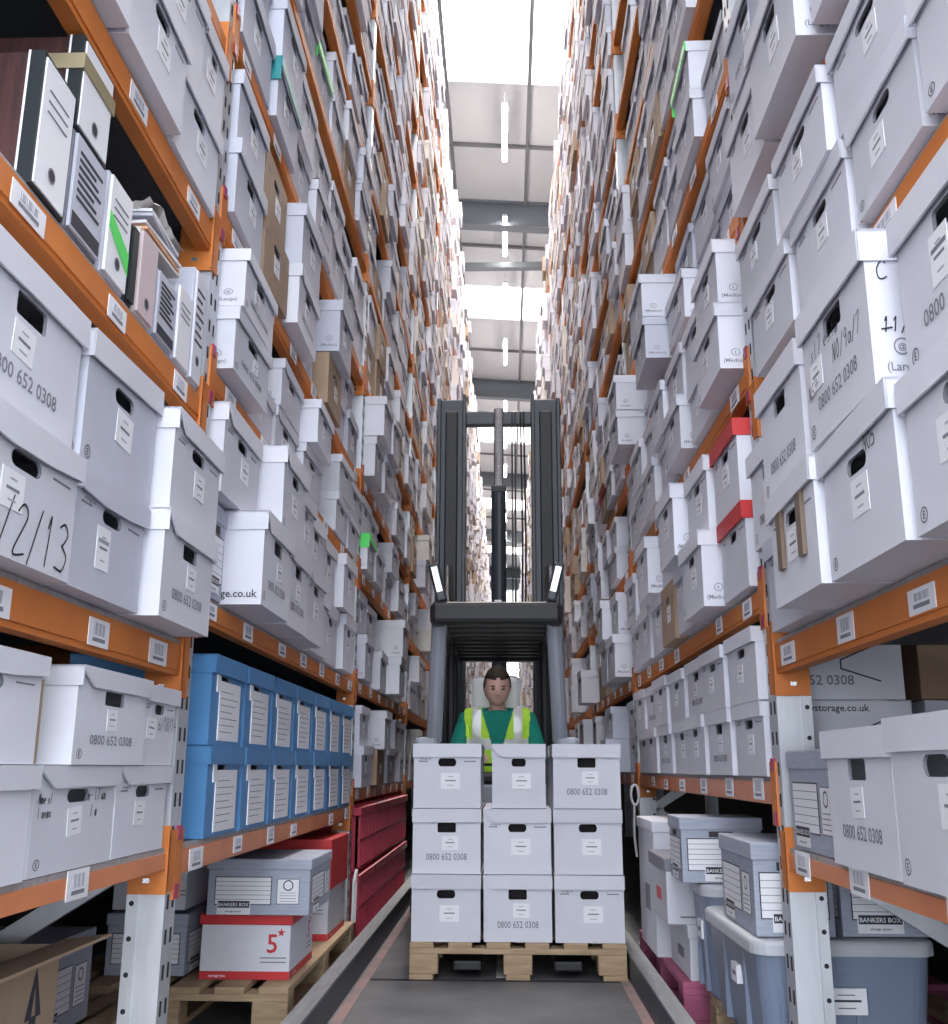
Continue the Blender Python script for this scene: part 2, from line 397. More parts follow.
for s in 'LR':
    nm = 'left' if s == 'L' else 'right'
    rk = RACK[s] = thing('pallet_rack', 'tall orange and galvanised storage rack lining the %s side of the aisle' % nm, 'rack', (fx(s), posty(s, 0), 0), 0)
    RACK[s]['group'] = 'aisle racks'
    base = Vector((fx(s), posty(s, 0), 0)); T = Matrix.Translation(-base)
    sx = 1 if s == 'R' else -1
    zt = TOP[s] + H
    for i in range(NB + 1):
        y = posty(s, i)
        for rear in (0, 1):
            b = MB(); b.T = T
            x0 = ins(s, 0 if not rear else .87); x1 = ins(s, .085 if not rear else .955)
            xa, xb = min(x0, x1), max(x0, x1)
            b.box(xa, xb, y - .04, y + .04, .006, zt, 'post')
            b.box(xa - .02, xb + .02, y - .06, y + .06, 0, .006, 'post')
            if not rear and i in (1, 2, 3):
                # return lip on the near face, bolt holes, and the slotted aisle face
                xl = ins(s, .06)
                b.box(min(xl, ins(s, .085)), max(xl, ins(s, .085)), y - .048, y - .04, .01, zt, 'post')
                k = 0
                while k*.075 + .1 < min(zt, 4.2):
                    z = k*.075 + .1
                    if i < 3: b.cyl((ins(s, .073), y - .0485, z), (ins(s, .073), y - .0475, z), .006, 'slot', 8)
                    for yy in (y - .018, y + .018):
                        xf = ins(s, -.0008)
                        b.box(min(xf, fx(s)), max(xf, fx(s)), yy - .006, yy + .006, z - .016, z + .016, 'slot')
                    k += 1
            p = b.build('upright_post', rk)
            if not rear and i in (1, 2):
                for z in LV[s, min(i, NB - 1)][:5]:      # magenta locking clips in the slots
                    for dz in (.03, -.1):
                        b = MB(); b.T = T
                        xf = ins(s, -.008); b.box(min(xf, fx(s)), max(xf, fx(s)), y + .008, y + .032, z + H + dz - .016, z + H + dz + .016, 'magenta')
                        b.build('locking_clip', p)
    for i in (1, 2):
        y = posty(s, i); z = .15; fl = False
        while z < 2.9:
            b = MB(); b.T = T
            a, c = ins(s, .07), ins(s, .885)
            p0, p1 = ((a, y, z), (c, y, z + .5)) if fl else ((c, y, z), (a, y, z + .5))
            d = (Vector(p1) - Vector(p0)).normalized(); nn = Vector((-d.z, 0, d.x))*.022
            vs = [Vector(p) + k*nn + Vector((0, e, 0)) for e in (-.014, .014) for p, k in ((p0, -1), (p1, -1), (p1, 1), (p0, 1))]
            b.add(vs, [(0,1,2,3),(7,6,5,4),(0,4,5,1),(1,5,6,2),(2,6,7,3),(3,7,4,0)], 'post'); b.build('brace', rk)
            z += .5; fl = not fl
    fb = MB(); fb.T = T; fs = MB(); fs.T = T
    nlab = 0
    for i in range(NB):
        for k, lv in enumerate(LV[s, i]):
            y0, y1 = posty(s, i) + .042, posty(s, i + 1) - .042
            t = THK.get((s, i, k), .068)
            z1 = lv + H - .012; z0 = lv + H - t
            near = i < 6
            b = MB() if near else fb; b.T = T
            mm = 'orange_faded' if k == 0 else 'orange'
            xa = ins(s, .045)
            b.box(min(xa, fx(s)), max(xa, fx(s)), y0, y1, z0 + (.012 if t > .05 else 0), z1, mm)
            if t > .05:
                xl = ins(s, .038); b.box(min(xl, ins(s, .004)), max(xl, ins(s, .004)), y0, y1, z0, z0 + .012, mm)
            xr0, xr1 = ins(s, .87), ins(s, .91)
            b.box(min(xr0, xr1), max(xr0, xr1), y0, y1, z0, z1, mm)
            if near:
                bo = b.build('beam', rk)
                for e, yy in ((0, y0), (1, y1)):
                    c = MB(); c.T = T; xf = ins(s, -.005)
                    ya, yb = (yy - .041, yy + .012) if e == 0 else (yy - .012, yy + .041)
                    c.box(min(xf, fx(s)), max(xf, fx(s)), ya, yb, z0 - .05, z1 + .05, 'orange')
                    if e == 1:
                        xg = ins(s, .085); c.box(min(xg, ins(s, -.005)), max(xg, ins(s, -.005)), yy - .007, yy - .002, z0 - .055, z1 + .06 , 'orange')
                        c.box(min(ins(s, .05), ins(s, .035)), max(ins(s, .05), ins(s, .035)), yy - .010, yy - .007, z0 - .03, z0 - .02, 'chrome')
                    c.build('end_connector', bo)
                if i <= 2 and k < 5:
                    ll = max(7, 7)
                    for q in range(ll):
                        if random.random() < .12: continue
                        yc = y0 + .16 + (y1 - y0 - .3)*q/(ll - 1) + random.uniform(-.04, .04)
                        if yc < .8: continue
                        c = MB(); c.T = T; xf = ins(s, -.0016); hh = random.uniform(.042, .056); zc = (z0 + z1)/2 + random.uniform(-.008, .006) + (.003)
                        za, zb = (zc - hh/2, zc + hh/2)
                        if t < .05: za, zb = z0 - .006, z1 + .012
                        ww = random.uniform(.046, .06)
                        c.box(min(xf, fx(s)), max(xf, fx(s)), yc - ww, yc + ww, za, zb, 'sticker')
                        xg = ins(s, -.0024)
                        c.box(min(xf, xg), max(xf, xg), yc - ww*.6, yc + ww*.6, za + .009, za + .016, 'greyink')
                        for u in range(9):
                            c.box(min(xf, xg), max(xf, xg), yc - ww*.55 + u*ww*.12, yc - ww*.55 + u*ww*.12 + ww*(.04 + .03*(u*5 % 3)), za + .021, zb - .008, 'faintink') if i < 2 and k < 4 else None
                        c.build('beam_label', bo)
            g = MB() if i < 6 else fs; g.T = T
            g0, g1 = ins(s, .006), ins(s, .905)
            ge = ins(s, .02); g.box(min(g0, ge), max(g0, ge), y0 + .002, y1 - .002, z1, z1 + .012, 'chip'); g.box(min(ge, g1), max(ge, g1), y0 + .002, y1 - .002, z1, z1 + .012, 'deck')
            if i < 6: g.build('shelf_panel', rk)
    o = fb.build('beam', rk); o['kind'] = 'stuff'
    o = fs.build('shelf_panel', rk); o['kind'] = 'stuff'
# ------------------------------------------------------------------ handwriting
GL = {'3': [[(0,.9),(.3,1),(.5,.8),(.25,.55)],[(.25,.55),(.55,.35),(.4,.05),(0,.05)]], '/': [[(0,-.1),(.45,1.05)]],
 '2': [[(0,.8),(.25,1),(.5,.75),(0,0),(.55,.05)]], '1': [[(.1,.75),(.25,1),(.2,0)]], '8': [[(.25,.5),(0,.75),(.25,1),(.5,.75),(.0,.25),(.25,0),(.5,.25),(.25,.5)]],
 '6': [[(.45,1),(.05,.4),(.2,0),(.5,.2),(.35,.5),(.08,.35)]], '4': [[(.3,1),(0,.4),(.55,.4)],[(.4,.65),(.38,0)]], '0': [[(.25,1),(0,.5),(.25,0),(.5,.5),(.25,1)]],
 'C': [[(.6,.85),(.35,1),(.05,.6),(.15,.15),(.4,0),(.65,.15)]], 'N': [[(0,0),(.05,1),(.45,.05),(.5,1)]], 'O': [[(.25,1),(0,.5),(.25,0),(.5,.5),(.25,1)]],
 '7': [[(0,.95),(.5,1),(.15,0)]], '5': [[(.5,1),(.1,.97),(.05,.55),(.4,.55),(.45,.15),(0,.03)]], '9': [[(.45,.7),(.2,.55),(.05,.8),(.3,1),(.45,.7),(.35,0)]],
 'a': [[(.4,.5),(.1,.5),(.05,.1),(.3,.05),(.42,.5),(.45,0)]], 'm': [[(0,0),(.05,.5),(.2,.5),(.22,0)],[(.22,.4),(.4,.5),(.45,0)]], 'l': [[(.1,1),(.12,0)]], 'e': [[(0,.3),(.4,.35),(.2,.55),(0,.2),(.35,0)]],
 's': [[(.35,.5),(.05,.4),(.35,.15),(0,0)]], '-': [[(0,.45),(.4,.5)]], ' ': []}
def scribble(b, t, x, z, size, O, U, V, w=.004, sl=.12, m='pen'):
    rr = random.Random(t)
    for ch in t:
        g = GL.get(ch, GL['m'])
        for st in g:
            pts = [(x + (a + sl*c)*size*.8 + rr.uniform(-.02, .02)*size, z + c*size + rr.uniform(-.02, .02)*size) for a, c in st]
            b.ribbon(pts, w, O, U, V, m)
        x += size*(.6 if ch != ' ' else .4)
def pen(*lines):
    def f(b, c, lines=lines):
        for t, x, z, s in lines:
            scribble(b, t, x*c['w'], z*c['h'], s, Vector((0, -.0016, 0)), X3, Z3, max(.002, s*.06) if s < .05 else s*.045)
    return [('handwriting', lambda b, c, q=q: f(b, c, [q])) for q in lines]
def sidepen(sg, *lines):
    def f(b, c):
        for t, x, z, s in lines:
            scribble(b, t, x*c['d'], z*c['h'], s, Vector((sg*(c['w']/2 + .0016), c['d']/2, 0)), Y3*sg, Z3, max(.002, s*.06))
    return ('side_handwriting', f)
def strips(x):       # a vertical strip of brown parcel tape
    def f(b, c):
        if True:
            b.box(x*c['w'] - .016, x*c['w'] + .016, -.0095, -.0012, .30*c['h'], 1.0*c['h'] + .004, 'tape')
            b.box(x*c['w'] - .016, x*c['w'] + .016, -.006, .12, c['h'] + .0032, c['h'] + .0045, 'tape')
    return ('brown_tape', f)
def edge(mm):
    def f(b, c):
        b.box(-c['w']/2 - .008, -c['w']/2 - .003, -.01, c['d']*.4, c['h']*.6, c['h']*.995, mm)
        b.box(-c['w']/2 - .008, c['w']/2 + .006, -.014, -.008, c['h']*.82, c['h']*.995, mm)
    return ('coloured_tape', f)
def sheet(b, c):
    b.box(-.1, .1, -.0022, -.0012, .06*c['h'], .62*c['h'], 'sticker')
    for k in range(8): b.box(-.085, .085 - .03*(k % 3), -.003, -.0022, (.12 + .06*k)*c['h'], (.13 + .06*k)*c['h'], 'greyink')

# ------------------------------------------------------------------ every box on the shelves
ORD = ['first','second','third','fourth','fifth','sixth','seventh','eighth','ninth','tenth','eleventh','twelfth','thirteenth','fourteenth','fifteenth','sixteenth','seventeenth','eighteenth']
BOXES = []
def front_rot(s): return math.pi/2 if s == 'L' else -math.pi/2
def put(s, i, k, row, y0, y1, z, h, x, yaw=0, cm='card', key='n', lid='straight', lidc=None, lab='auto', d=BD, extra=(), look=None, hand=False):
    rr = random
    if lab == 'auto': lab = (rr.randrange(2), rr.uniform(-.12, .12), rr.uniform(.3, .38) if key not in 'pf' else .42, rr.uniform(-3, 3))
    BOXES.append(dict(s=s, i=i, k=k, row=row, y0=y0, y1=y1, loc=(x, (y0+y1)/2, z + H + .0015), rz=front_rot(s) + R(yaw), w=y1-y0, d=d, h=h, cm=cm, key=key, lid=lid,
                      lidc=lidc, lab=lab, extra=[q for e in extra for q in (e if isinstance(e, list) else [e])], look=look, hand=hand))
HANDROWS = set()
def hand(s, i, k, row, *items):
    HANDROWS.add((s, i, k, row))
    for it in items:
        y0, y1, z, h, x = it[:5]; kw = it[5] if len(it) > 5 else {}
        put(s, i, k, row, y0, y1, z, h, x, hand=True, **kw)
A = LEV['L', 0]; B1 = LEV['L', 1]; C = LEV['R', 0]; D1 = LEV['R', 1]
hand('L', 0, 0, 0,
  (1.33, 1.692, A[0], .178, -.770, dict(key='n', lid='straight', look='plain white box nearest the lens on the lowest left shelf, lower row')),
  (1.722, 2.076, A[0], .178, -.778, dict(key='r', lid='cut', lab=(0, -.02, .36, -4), extra=[pen(('Nme sl', -.46, .66, .016), ('l aems', -.46, .53, .016), ('m- l7 am', .12, .66, .02), ('l a', .17, .5, .02))], look='white box with pen notes and ringed E, lowest left shelf, lower row')),
  (2.088, 2.395, A[0], .178, -.779, dict(key='s', lid='cut', lab=(0, -.05, .36, 2), look='white box beside the first left post, lowest shelf, lower row')))
hand('L', 0, 0, 1,
  (1.335, 1.69, A[0]+.1815, .172, -.772, dict(key='s', lid='sag', lab=None, look='white box with bowed lid next to a gap of tan papers, lowest left shelf')),
  (1.815, 2.172, A[0]+.1815, .172, -.762, dict(key='q', lid='cut', lab=(0, -.02, .44, 0), look='white box with dark rectangular slot and phone number, lowest left shelf, upper row')),
  (2.19, 2.41, A[0]+.1815, .168, -.776, dict(key='s', lid='straight', lab=(0, -.22, .36, 3), extra=[pen(('6/18/14', -.02, .45, .03))], look='narrow white box with pen-written date, upper row by the first left post')))
hand('L', 0, 1, 0,
  (1.285, 1.655, A[1], .212, -.730, dict(key='s', lid='sag', lab=(0, -.1, .5, 0), extra=[pen(('3/2/13', -.31, .05, .08))], look='white box with 3/2/13 written large in marker pen')),
  (1.667, 2.0, A[1], .210, -.736, dict(key='s', lid='sag', cm='card_b', lab=(2, -.1, .24, 0), look='white box with tall label, just right of the box marked 3/2/13')),
  (2.022, 2.375, A[1], .222, -.700, dict(key='q', lid='cut', lab=(0, .05, .44, 0), look='jutting white phone-number box at lower left of the first left post')))
hand('L', 0, 1, 1,
  (1.27, 1.642, A[1]+.2165, .248, -.742, dict(key='q', lid='cut', lab=(0, -.05, .47, 3), look='large white box reading 0800 652 0308 at left edge above the 3/2/13 box')),
  (1.668, 2.026, A[1]+.2165, .245, -.738, dict(key='m', lid='loose', cm='card_b', lidc='card', lab=(1, .02, .42, 3), look='white box with lifted lid beside the large 0800 box')),
  (2.022+.02, 2.388, A[1]+.227, .222, -.702, dict(key='s', lid='cut', lab=(0, .05, .3, 0), look='jutting white box directly under the orange beam end, first left post')))
hand('L', 0, 3, 0,
  (1.345, 1.69, A[3], .24, -.735, dict(key='m', lid='straight')),
  (1.705, 2.04, A[3], .235, -.742, dict(key='s', lid='straight')), (2.06, 2.405, A[3], .235, -.768, dict(key='n', lid='straight')))
hand('L', 0, 3, 1,
  (1.50, 1.85, A[3]+.243, .225, -.745, dict(key='l', lid='straight')), (1.87, 2.2, A[3]+.239, .225, -.76, dict(key='s', lid='straight')), (2.213, 2.40, A[3]+.239, .22, -.765, dict(key='n', lid='straight')))
for row in (0, 1):
    hand('L', 1, 0, row, *[(2.695 + q*.363, 3.025 + q*.363, B1[0] + row*.2355, .232, -.772 - .004*((q*3 + row) % 3),
        dict(cm='blue', key='d', lid='straight', lab=None, look='blue lidded box with white form, %s row, %s from first left post' % (['lower', 'upper'][row], ORD[q]))) for q in range(7)])
hand('L', 1, 1, 0,
  (2.74, 3.10, B1[1], .262, -.668, dict(key='q', lid='cut', extra=[('side_print', lambda b, c: b.text('www.kellystorage.co.uk', .03, Vector((-c['w']/2 - .0014, .012, .02)), -Y3, Z3, 'ink', 'R'))], look='big jutting white box above the blue boxes, close to first left post')),
  (3.125, 3.46, B1[1], .262, -.682, dict(key='q', lid='cut')), (3.475, 3.80, B1[1], .258, -.686, dict(key='s', lid='cut')),
  (3.86, 4.2, B1[1], .25, -.74, dict(key='m', lid='straight')), (4.23, 4.56, B1[1], .25, -.76, dict(key='s', lid='sag')), (4.6, 4.92, B1[1], .25, -.735, dict(key='s', lid='straight')))
hand('L', 1, 1, 1,
  (2.545, 2.92, B1[1]+.268, .245, -.742, dict(key='s', lid='cut')), (2.98, 3.325, B1[1]+.268, .262, -.676, dict(key='r', lid='cut', lab=(1, .0, .3, 0))),
  (3.36, 3.69, B1[1]+.268, .25, -.715, dict(key='s', lid='straight')), (3.72, 4.05, B1[1]+.264, .25, -.74, dict(key='s', lid='sag')), (4.1, 4.42, B1[1]+.258, .24, -.755, dict(key='l', lid='cut')), (4.46, 4.8, B1[1]+.258, .24, -.72, dict(key='n', lid='straight')))
hand('R', 0, 0, 0,
  (1.832, 2.19, C[0], .256, .664, dict(key='f', lid='straight', cm='card', lab=(0, -.02, .55, -3), look='white phone-number box on the lowest right shelf beside the striped grey box')),
  (1.44, 1.80, C[0], .265, .655, dict(key='r', lid='straight', lab=(1, .12, .55, 0), look='white box at the right edge on the lowest right shelf')))
hand('R', 0, 1, 0,
  (2.135, 2.475, C[1], .215, .645, dict(key='s', lid='straight', cm='card_b')),
  (1.797, 2.105, C[1], .222, .560, dict(key='s', lid='loose', lab=(0, .0, .42, 0), extra=[strips(-.22), strips(.24)], look='white box sealed with two strips of brown tape')),
  (1.445, 1.785, C[1], .232, .575, dict(key='r', lid='loose', lab=(1, .02, .5, 0), extra=[pen(('NO5', .12, .74, .03))], look='wide jutting white box under the pen-marked (Large) box, right rack')),
  (1.08, 1.425, C[1], .228, .585, dict(key='r', lid='straight', lab=(1, -.1, .4, 0), extra=[sidepen(1, ('1/1', -.45, .5, .04))], look='white box at the right edge, lower row, second right shelf')))
hand('R', 0, 1, 1,
  (2.24, 2.57, C[1]+.218, .245, .640, dict(key='q', lid='straight')),
  (1.885, 2.2, C[1]+.24, .262, .578, dict(key='q', lid='straight', lab=None, look='white phone-number box above the brown-taped box, right rack')),
  (1.487, 1.828, C[1]+.252, .262, .570, dict(key='p', lid='straight', lab=(0, -.3, .4, 0), extra=[pen(('sl7 e59a', -.36, .6, .034), ('NO/9a/7', -.02, .42, .034), ('N57', -.44, .34, .028)), sidepen(1, ('C', -.46, .68, .032)), sidepen(1, ('11/', -.45, .34, .024)), sidepen(1, ('-', -.46, .27, .05))], look='big white box covered in marker pen, C and (Large) on its side')),
  (1.08, 1.432, C[1]+.236, .255, .600, dict(key='q', lid='straight', lab=(2, -.1, .5, 0), look='large white 0800 box at the right edge, upper row')))
hand('R', 0, 2, 0,
  (2.15, 2.50, C[2], .205, .655, dict(key='s', lid='straight')), (1.765, 2.11, C[2], .2, .66, dict(key='s', lid='straight')),
  (1.432, 1.73, C[2], .2, .662, dict(key='m', lid='straight', lab=(0, -.1, .3, 0))), (1.06, 1.40, C[2], .2, .655, dict(key='r', lid='straight')))
hand('R', 0, 2, 1,
  (2.2, 2.55, C[2]+.208, .19, .645, dict(key='s', lid='straight')), (1.80, 2.14, C[2]+.203, .19, .64, dict(key='s', lid='straight')),
  (1.42, 1.77, C[2]+.203, .19, .655, dict(key='s', lid='loose')), (1.05, 1.39, C[2]+.203, .19, .66, dict(key='n', lid='straight')))
hand('R', 0, 3, 0,
  (2.195, 2.54, C[3], .235, .632, dict(key='s', lid='straight')), (1.82, 2.18, C[3], .25, .605, dict(key='l', lid='straight')), (1.44, 1.79, C[3], .25, .63, dict(key='s', lid='straight')))
hand('R', 1, 1, 0, (2.72, 3.04, D1[1], .235, .655, dict(key='s', lid='straight', lidc='red', lab=None, look='white box with red lid, lower of the two on the right rack')),
  (3.07, 3.42, D1[1], .235, .600, dict(key='m', lid='straight')), (3.46, 3.78, D1[1], .235, .64, dict(key='s', lid='straight')), (3.85, 4.17, D1[1], .23, .64, dict(cm='tan', key='s', lid=None)),
  (4.2, 4.53, D1[1], .235, .655, dict(key='s', lid='straight')), (4.56, 4.9, D1[1], .23, .645, dict(key='n', lid='straight')), (4.95, 5.3, D1[1], .23, .66, dict(key='s', lid='cut')))
hand('R', 1, 1, 1, (2.72, 3.04, D1[1]+.238, .235, .645, dict(key='s', lid='straight', lidc='red', lab=(0, 0, .35, 0), look='white box with red lid, upper of the two on the right rack')),
  (3.08, 3.42, D1[1]+.238, .24, .63, dict(key='s', lid='straight')), (3.46, 3.79, D1[1]+.238, .255, .585, dict(key='m', lid='straight')), (3.86, 4.2, D1[1]+.234, .24, .655, dict(key='s', lid='straight')),
  (4.24, 4.56, D1[1]+.238, .24, .60, dict(key='m', lid='straight')), (4.6, 4.95, D1[1]+.234, .24, .655, dict(key='s', lid='straight')))
def web(lid):
    def f1(b, c): b.text('www.kellystorage.co.uk', .026, Vector((c['w']/2 + .0055, c['d']*.39, c['h']*.86)), Y3, Z3, 'ink')
    def f2(b, c): b.text('0800 652 0308', .036, Vector((c['w']/2 + .0014, c['d']*.375, c['h']*.2)), Y3, Z3, 'greyink')
    def f3(b, c):
        O = Vector((c['w']/2 + .0014, c['d']*.42, 0))
        for pts in ([(.15, .74), (.06, .54)], [(.06, .54), (.06, .42)], [(.06, .42), (.16, .25)]): b.ribbon([(x, z*c['h']) for x, z in pts], .004, O, Y3, Z3, 'ink')
    return [('side_print', f1), ('side_print', f2), ('printed_outline', f3)]
hand('R', 1, 0, 0, *[(2.73 + q*.368, 3.065 + q*.368, D1[0], .192, .672 - .008*(q % 3), dict(key='sfn'[q % 3], lid='straight', lab=(0, .05, .3, 0), extra=web(1) if q == 0 else [])) for q in range(7)])
hand('R', 1, 0, 1, *[(2.72 + q*.37, 3.06 + q*.37, D1[0] + .195, .19 - .006*(q % 2), .668 - .008*((q+1) % 3), dict(key='nsf'[q % 3], lid='straight', lab=(1, -.05, .3, 0), extra=web(1) if q == 0 else [])) for q in range(7)])

hand('R', 1, 2, 0, *[(2.72 + q*.372, 3.055 + q*.372, D1[2], .2, xx, dict(key=kk, lid='straight')) for q, (xx, kk) in enumerate(((.612, 'm'), (.66, 's'), (.625, 'm'), (.665, 'n'), (.64, 's'), (.655, 'm'), (.67, 's')))])
hand('R', 1, 2, 1, *[(2.725 + q*.372, 3.055 + q*.372, D1[2] + .204, .2, xx, dict(key=kk, lid='straight')) for q, (xx, kk) in enumerate(((.618, 'm'), (.65, 's'), (.645, 'n'), (.63, 'm'), (.66, 's'), (.64, 's'), (.665, 'n')))])
def beam_t(s, i, k): return THK.get((s, i, k), .068)
SKIP = {('L', 0, 2), ('L', 0, 0), ('R', 0, 0)}
rnd = random.Random(5)
for s in 'LR':
    sg = -1 if s == 'L' else 1
    for i in range(NB):
        lv = LV[s, i]
        for k in range(len(lv)):
            clear = (lv[k+1] - beam_t(s, i, k+1) - lv[k]) if k + 1 < len(lv) else .62
            rows = 2 if clear > .36 else 1
            hrow = min(.25, (clear - .035)/rows)
            y = posty(s, i) + .07; ye = posty(s, i+1) - .07
            if i == 0: y = max(y, .95)
            tops = []
            while True:
                w = rnd.uniform(.325, .365)
                if y + w > ye: break
                o = rnd.choices([rnd.uniform(-.05, .025), rnd.uniform(.02, .075), rnd.uniform(.07, .12)], [.62, .25, .13] if i < 2 else [.70, .24, .06] if i < 4 else [.26, .55, .19])[0]
                if clear < .42: o *= .5
                if 1 <= i <= 4 and k >= 4: o *= .35
                z = lv[k]
                c = rnd.random()
                kind = ('tan', None, 's') if c < (.06 if i < 2 else .13) else (rnd.choice(['card', 'card', 'card_b', 'card_c'] if i > 2 else ['card', 'card', 'card', 'card_b']), rnd.choice(['cut', 'straight', 'straight', 'sag', 'loose']), rnd.choice('nspmlsf'))
                if kind[1] == 'loose' and rows == 2: kind = (kind[0], 'straight', kind[2])
                for row in range(rows):
                    if (s, i, k) in SKIP and i == 0: continue
                    hh = hrow*rnd.uniform(.9, 1.0); miss = rnd.random()
                    lim = .12 if not (1 <= i <= 4 and k >= 4) else .03
                    oo = o if row == 0 else max(-.05, min(lim, o + rnd.uniform(-.05, .05)))
                    kk = kind if (row == 0 or rnd.random() < .6) else (rnd.choice(['card', 'card_b', 'card_c'] if i > 2 else ['card', 'card_b']), rnd.choice(['cut', 'straight', 'loose']), rnd.choice('nspml'))
                    if (s, i, k, row) in HANDROWS:
                        ends = [b['y1'] for b in BOXES if (b['s'], b['i'], b['k'], b['row']) == (s, i, k, row)]
                        if i == 0 or y < max(ends) + .02: z += hh; continue
                        ztop = [b['loc'][2] - H + b['h'] for b in BOXES if (b['s'], b['i'], b['k'], b['row']) == (s, i, k, 0)]
                    if miss < (.02 if row == 0 else .07): break
                    if row:
                        under = [b['loc'][2] - H + b['h'] + .003 for b in BOXES if (b['s'], b['i'], b['k'], b['row']) == (s, i, k, 0) and b['y0'] - .01 < y + w and b['y1'] + .01 > y]
                        z = max(under) if under else lv[k]
                        hh = min(hh, clear - (z - lv[k]) - .012)
                        if hh < .14: break
                    yw = w if row == 0 else min(w, w + rnd.uniform(-.02, 0))
                    put(s, i, k, row, y, y + yw, z, hh - .003, fx(s) - sg*oo, rnd.uniform(-1.1, 1.1), kk[0], kk[2], kk[1])
                    z += hh
                y += w + rnd.uniform(.024, .044)
# coloured trims the photograph shows
def near_pick(s, i, k, row, y):
    c = [b for b in BOXES if (b['s'], b['i'], b['k'], b['row']) == (s, i, k, row)]
    return min(c, key=lambda b: abs(b['loc'][1] - y)) if c else None
for (s, i, k, row, y, mm, nm) in [('L', 1, 4, 0, 3.1, 'teal', 'teal'), ('L', 1, 5, 0, 4.0, 'green', 'green'), ('R', 1, 4, 1, 3.4, 'green', 'green'), ('L', 2, 2, 0, 5.6, 'green', 'green'), ('R', 2, 3, 0, 6.3, 'red', 'red')]:
    b = near_pick(s, i, k, row, y)
    if b: b['extra'].append(edge(mm)); b['look2'] = 'white box edged with %s tape' % nm; b['force'] = True

def area(b):
    s = b['s']; sg = 1 if s == 'L' else -1
    x = b['loc'][0]; z0 = b['loc'][2]; z1 = z0 + b['h']
    def poly(pts):
        q = [px(*p) for p in pts]
        if any(p is None for p in q): return 0
        q = [(min(max(u, 0), 948), min(max(v, 0), 1024)) for u, v in q]
        return abs(sum(q[j][0]*q[(j+1) % 4][1] - q[(j+1) % 4][0]*q[j][1] for j in range(4)))/2
    a = poly([(x, b['y0'], z0), (x, b['y1'], z0), (x, b['y1'], z1), (x, b['y0'], z1)])
    c = px(x, b['loc'][1], (z0+z1)/2)
    if c and 400 < c[0] < 640 and c[1] > 735: a *= .02
    if c and 438 < c[0] < 560 and c[1] > 390: a *= .02
    return a
for b in BOXES: b['a'] = area(b) + (1e6 if b.get('force') else 0)
BOXES = [b for b in BOXES if b['a'] > 0]
BOXES.sort(key=lambda b: -b['a'])
NIND = 312
solo, rest = BOXES[:NIND], BOXES[NIND:]
# position words: counted along each row from the nearest upright
rows = {}
for b in BOXES: rows.setdefault((b['s'], b['i'], b['k'], b['row']), []).append(b)
for key, lst in rows.items():
    s, i, k, row = key
    lst.sort(key=lambda b: b['loc'][1], reverse=(i == 0))
    for n_, b in enumerate(lst):
        sd = 'left' if s == 'L' else 'right'
        rel = 'before first post' if i == 0 else 'past %s post' % ORD[i-1]
        kind = {'tan': 'brown carton', 'blue': 'blue box'}.get(b['cm'], 'white box')
        look = b.get('look2', kind)
        b['pos'] = '%s, %s row, %s shelf, %s rack, %s %s' % (look, ['lower', 'upper'][row], ORD[k], sd, ORD[n_], rel)
for b in solo:
    archive_box(b, b['look'] or b['pos'], 'blue boxes in two rows' if b['cm'] == 'blue' else 'archive boxes on the %s rack' % ('left' if b['s'] == 'L' else 'right'))
sb = MB()
def stuff_box(b):
    T = Matrix.Translation(b['loc']) @ Matrix.Rotation(b['rz'], 4, 'Z'); sb.T = T
    w, d, h = b['w']/2, b['d'], b['h']; lh = h*.2
    cm = b['cm']
    if b['lid']:
        sb.add([(-w,0,0),(w,0,0),(w,d,0),(-w,d,0),(-w,0,h),(w,0,h),(w,d,h),(-w,d,h)], [(0,3,2,1),(0,1,5,4),(1,2,6,5),(3,0,4,7)], cm)
        o = .005; z0 = h - lh; z1 = h + .002
        vs = [(-w-o,-o,z0),(w+o,-o,z0),(w+o,d,z0),(-w-o,d,z0),(-w-o,-o,z1),(w+o,-o,z1),(w+o,d,z1),(-w-o,d,z1)]
        if b['lid'] == 'cut': vs[0] = (-w-o, -o, z1 - .01); vs.append((-w-o+.06, -o, z0)); sb.add(vs, [(4,5,6,7),(0,8,1,5,4),(1,2,6,5),(3,0,4,7),(8,3,2,1)], cm)
        else: sb.add(vs, [(0,3,2,1),(4,5,6,7),(0,1,5,4),(1,2,6,5),(3,0,4,7)], b['lidc'] or cm)
    else:
        sb.add([(-w,0,0),(w,0,0),(w,d,0),(-w,d,0),(-w,0,h),(w,0,h),(w,d,h),(-w,d,h)], [(0,3,2,1),(4,5,6,7),(0,1,5,4),(1,2,6,5),(3,0,4,7)], cm)
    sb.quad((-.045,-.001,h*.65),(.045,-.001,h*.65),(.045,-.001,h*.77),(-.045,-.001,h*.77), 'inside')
    if b['lab'] and b['i'] < 7:
        x = b['lab'][1]*b['w']; z = b['lab'][2]*h
        sb.quad((x-.04,-.001,z),(x+.04,-.001,z),(x+.04,-.001,z+.06),(x-.04,-.001,z+.06), 'sticker')
        sb.quad((x-.025,-.0018,z+.025),(x+.025,-.0018,z+.025),(x+.025,-.0018,z+.035),(x-.025,-.0018,z+.035), 'greyink')
for b in rest: stuff_box(b)
sb.T = None
o = sb.build('archive_boxes'); tag(o, 'thousands of white archive boxes filling the far and high shelves of both racks', 'boxes', kind='stuff')

